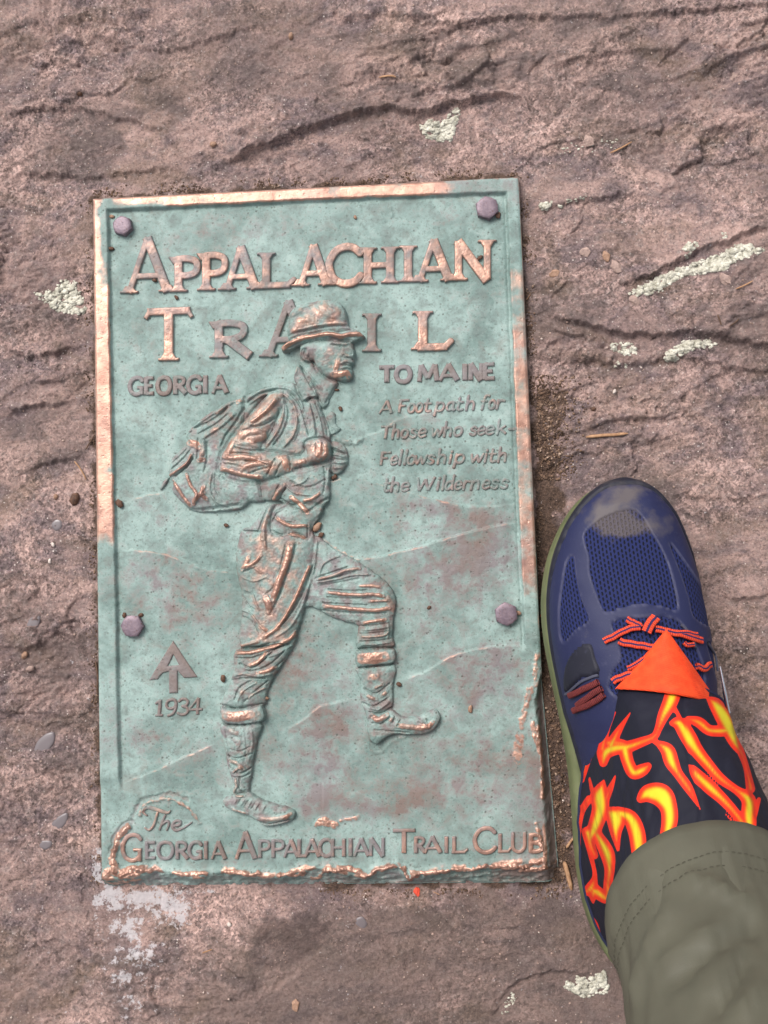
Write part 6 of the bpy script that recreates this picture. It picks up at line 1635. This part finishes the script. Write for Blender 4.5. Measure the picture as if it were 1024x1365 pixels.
puddle([(88, 1083), (75, 1090), (68, 1100), (78, 1106), (88, 1098), (91, 1088)], 'oval water drop between the long smear and the round drop')
puddle([(68, 1121), (56, 1120), (52, 1128), (60, 1133), (69, 1128)], 'small round water drop left of the lower plaque corner')
puddle([(82, 694), (74, 692), (68, 700), (74, 708), (82, 704)], 'small water spot above the two pale grains')
puddle([(484, 1222), (475, 1224), (474, 1232), (484, 1239), (490, 1232)], 'dark round water drop on rock below the plaque')

# loose soil and grit packed against the plaque: too many to count
V = []; F = []
cnt = 0
def add_grit(px, py, sz, mats=None):
    global cnt
    p = on_rock(px, py)
    J = IV * (1 + rng.uniform(-.3, .3, (12, 1))) * np.array([1, 1, .7]) * sz
    V.append(p + J + np.array([0, 0, sz * .25])); F.append(IF + cnt * 12); cnt += 1
edge_pts = []
E4 = [((124, 265), (691, 236), 1200), ((691, 236), (722, 905), 1500), ((722, 905), (747, 1180), 700), ((747, 1180), (420, 1184), 420), ((135, 1185), (124, 265), 900)]
for a, b, n in E4:
    a, b = np.array(a, float), np.array(b, float); d = (b - a) / np.linalg.norm(b - a); nn = np.array([d[1], -d[0]])
    for _ in range(n):
        q = a + (b - a) * rng.random() + nn * (2 + abs(rng.normal()) * 6)
        if perlin(q[0] / 30, q[1] / 30, 421) < -.1 + .2 * rng.random(): continue
        edge_pts.append((q[0], q[1], .00036 * (1 + 1.2 * rng.random() ** 3)))
for _ in range(900):
    x = 716 + abs(rng.normal()) * 26; y = rng.uniform(500, 640)
    edge_pts.append((x, y, .0005 * (1 + rng.random() ** 3)))
for _ in range(500):
    edge_pts.append((740 + rng.normal() * 12, rng.uniform(880, 1200), .0005 * (1 + 1.4 * rng.random() ** 3)))
for x, y, s_ in edge_pts: add_grit(x, y, s_)
def grit_material():
    t = NT('loose_soil'); co = t.coord(); vc = t.voro(co, 500, 'F1', 'Color')
    c = t.ramp(vc, [(0, srgb(66, 52, 44)), (.45, srgb(88, 70, 58)), (.72, srgb(118, 94, 78)), (.9, srgb(160, 138, 122))])
    return t.out(c, .9, 0, None, .2)
o = obj('soil_grit', mesh_np('soil_grit', np.concatenate(V), np.concatenate(F), {}, True, grit_material()))
tag(o, 'loose brown soil and grit packed against the plaque edges', 'soil', kind='stuff')
# loose pale grains over the whole rock
V = []; F = []; cnt = 0
n_g = 0
while n_g < 1600:
    x, y = rng.uniform(-30, 1054), rng.uniform(-30, 1395)
    if float(poly_sd(np.array([x]), np.array([y]), PLQ)[0]) > -6 or float(poly_sd(np.array([x]), np.array([y]), SHOE_FP)[0]) > -3: continue
    if perlin(x / 60, y / 60, 431) < -.15: continue
    add_grit(x, y, .00032 * (1 + 1.8 * rng.random() ** 4)); n_g += 1
def grain_material():
    t = NT('quartz_grains'); co = t.coord(); vc = t.voro(co, 420, 'F1', 'Color')
    c = t.ramp(vc, [(0, srgb(110, 88, 78)), (.4, srgb(150, 126, 114)), (.75, srgb(176, 152, 140)), (.95, srgb(206, 194, 186))])
    return t.out(c, .6, 0, None, .4)
o = obj('quartz_grit', mesh_np('quartz_grit', np.concatenate(V), np.concatenate(F), {}, True, grain_material()))
tag(o, 'fine pale quartz grains scattered over the bedrock', 'grit', kind='stuff')
# ================================================================== the rest of the person, behind the camera's view
def skin_mesh(name, pts, edges, root, mat, parent, sub=2):
    me = bpy.data.meshes.new(name)
    me.from_pydata([p[:3] for p in pts], edges, [])
    o = obj(name, me, parent)
    o.matrix_parent_inverse = __import__('mathutils').Matrix.Translation(-PI_)
    sk = o.modifiers.new('skin', 'SKIN'); sk.use_smooth_shade = True
    for i, p in enumerate(pts):
        v = me.skin_vertices[0].data[i]; r = p[3]
        v.radius = r if isinstance(r, tuple) else (r, r); v.use_root = (i == root)
    sb = o.modifiers.new('subsurf', 'SUBSURF'); sb.levels = sub; sb.render_levels = sub
    me.materials.append(mat)
    return o
M_SKIN = cloth_material('skin', srgb(150, 108, 88), srgb(166, 122, 100), .55)
M_JACK = cloth_material('grey_jacket', srgb(58, 62, 66), srgb(70, 74, 78), .8)
M_BOOT = cloth_material('navy_shoe_cloth', srgb(25, 29, 60), srgb(33, 37, 70), .7)
PX_, PY_, PZ_ = float(HIP[0]) - .09, float(HIP[1]) - .02, float(HIP[2]) + .02
k_ = [float(v) for v in KNEE]
L1 = HEMC + LD * .05; L2 = HEMC + LD * .20
body_pts = [(PX_, PY_, PZ_, (.14, .11)), (PX_, PY_ + .12, PZ_ + .17, (.13, .10)), (PX_, PY_ + .30, PZ_ + .33, (.15, .10)), (PX_, PY_ + .38, PZ_ + .40, .06), (PX_, PY_ + .44, PZ_ + .44, .075), (PX_, PY_ + .51, PZ_ + .50, (.075, .095)), (PX_, PY_ + .54, PZ_ + .56, .06),
            (PX_ + .17, PY_ + .29, PZ_ + .33, .055), (PX_ + .26, PY_ + .24, PZ_ + .12, .042), (k_[0] + .03, k_[1] - .14, k_[2] + .16, .030), (k_[0] + .0, k_[1] - .08, k_[2] + .135, (.036, .018)),
            (PX_ - .17, PY_ + .29, PZ_ + .33, .055), (PX_ - .27, PY_ + .24, PZ_ + .10, .042), (PX_ - .14, PY_ + .26, PZ_ - .01, .030), (PX_ - .12, PY_ + .32, PZ_ - .03, (.036, .018)),
            (PX_ - .09, PY_ + .02, PZ_ - .03, .085), (PX_ - .12, PY_ + .34, PZ_ - .14, .058), (PX_ - .10, PY_ + .26, .09, .040),
            (PX_ + .10, PY_ + .02, PZ_ - .03, .075), (k_[0], k_[1], k_[2], .045), (float(L2[0]), float(L2[1]), float(L2[2]), .032), (float(L1[0]), float(L1[1]), float(L1[2]), .028), (float(leg_axis(.06)[0]), float(leg_axis(.06)[1]), .06, .026)]
body_edges = [(0, 1), (1, 2), (2, 3), (3, 4), (4, 5), (5, 6), (2, 7), (7, 8), (8, 9), (9, 10), (2, 11), (11, 12), (12, 13), (13, 14), (0, 15), (15, 16), (16, 17), (0, 18), (18, 19), (19, 20), (20, 21), (21, 22)]
def fingers(hand, d, side):
    base = len(body_pts); h = body_pts[hand]
    for q in range(4):
        off = (q - 1.5) * .018
        a = (h[0] + off + d[0] * .04, h[1] + .035, h[2] - .002, .0095); b = (h[0] + off * 1.15, h[1] + .065 - abs(q - 1.3) * .004, h[2] - .014, .0085); c = (h[0] + off * 1.2, h[1] + .085 - abs(q - 1.3) * .006, h[2] - .034, .0075)
        i = len(body_pts); body_pts.extend([a, b, c]); body_edges.extend([(hand, i), (i, i + 1), (i + 1, i + 2)])
    i = len(body_pts); body_pts.extend([(h[0] - side * .035, h[1] + .005, h[2] - .008, .011), (h[0] - side * .05, h[1] + .03, h[2] - .022, .009)]); body_edges.extend([(hand, i), (i, i + 1)])
fingers(10, (0, 0), 1); fingers(14, (0, 0), -1)
skin_mesh('body', body_pts, body_edges, 0, M_SKIN, person)
jack = [(PX_, PY_ - .005, PZ_ - .03, (.175, .145)), (PX_, PY_ + .12, PZ_ + .17, (.165, .13)), (PX_, PY_ + .30, PZ_ + .33, (.175, .125)), (PX_, PY_ + .37, PZ_ + .39, .085), (PX_ + .18, PY_ + .29, PZ_ + .33, .075), (PX_ + .265, PY_ + .24, PZ_ + .12, .058), (k_[0] + .035, k_[1] - .15, k_[2] + .162, .042),
        (PX_ - .18, PY_ + .29, PZ_ + .33, .075), (PX_ - .275, PY_ + .24, PZ_ + .10, .058), (PX_ - .145, PY_ + .25, PZ_ - .005, .042)]
skin_mesh('jacket', jack, [(0, 1), (1, 2), (2, 3), (2, 4), (4, 5), (5, 6), (2, 7), (7, 8), (8, 9)], 0, M_JACK, person)
skin_mesh('trouser_leg', [(PX_ - .07, PY_, PZ_ - .01, .115), (PX_ - .12, PY_ + .34, PZ_ - .14, .08), (PX_ - .11, PY_ + .30, .32, .066), (PX_ - .10, PY_ + .27, .13, .058)], [(0, 1), (1, 2), (2, 3)], 0, M_TROU, person)
# the other foot wears the mirrored shoe and gaiter
def mirror_copy(o, parent, top=False):
    c = o.copy(); COL.objects.link(c); c.parent = parent
    if top:
        axp = leg_axis(.06)
        c.scale = (-1, 1, 1)
        lx, ly = PX_ - .10, PY_ + .265
        c.location = (lx + float(axp[0]), ly - float(axp[1]), float(rock_z(lx, ly + .06)) - GROUND)
    for ch in o.children: mirror_copy(ch, c)
    return c
mirror_copy(shoe, person, True); mirror_copy(gait, person, True)
skin_mesh('hat', [(PX_, PY_ + .51, PZ_ + .53, .085), (PX_, PY_ + .53, PZ_ + .58, .085), (PX_, PY_ + .54, PZ_ + .62, .06)], [(0, 1), (1, 2)], 0, M_JACK, person)
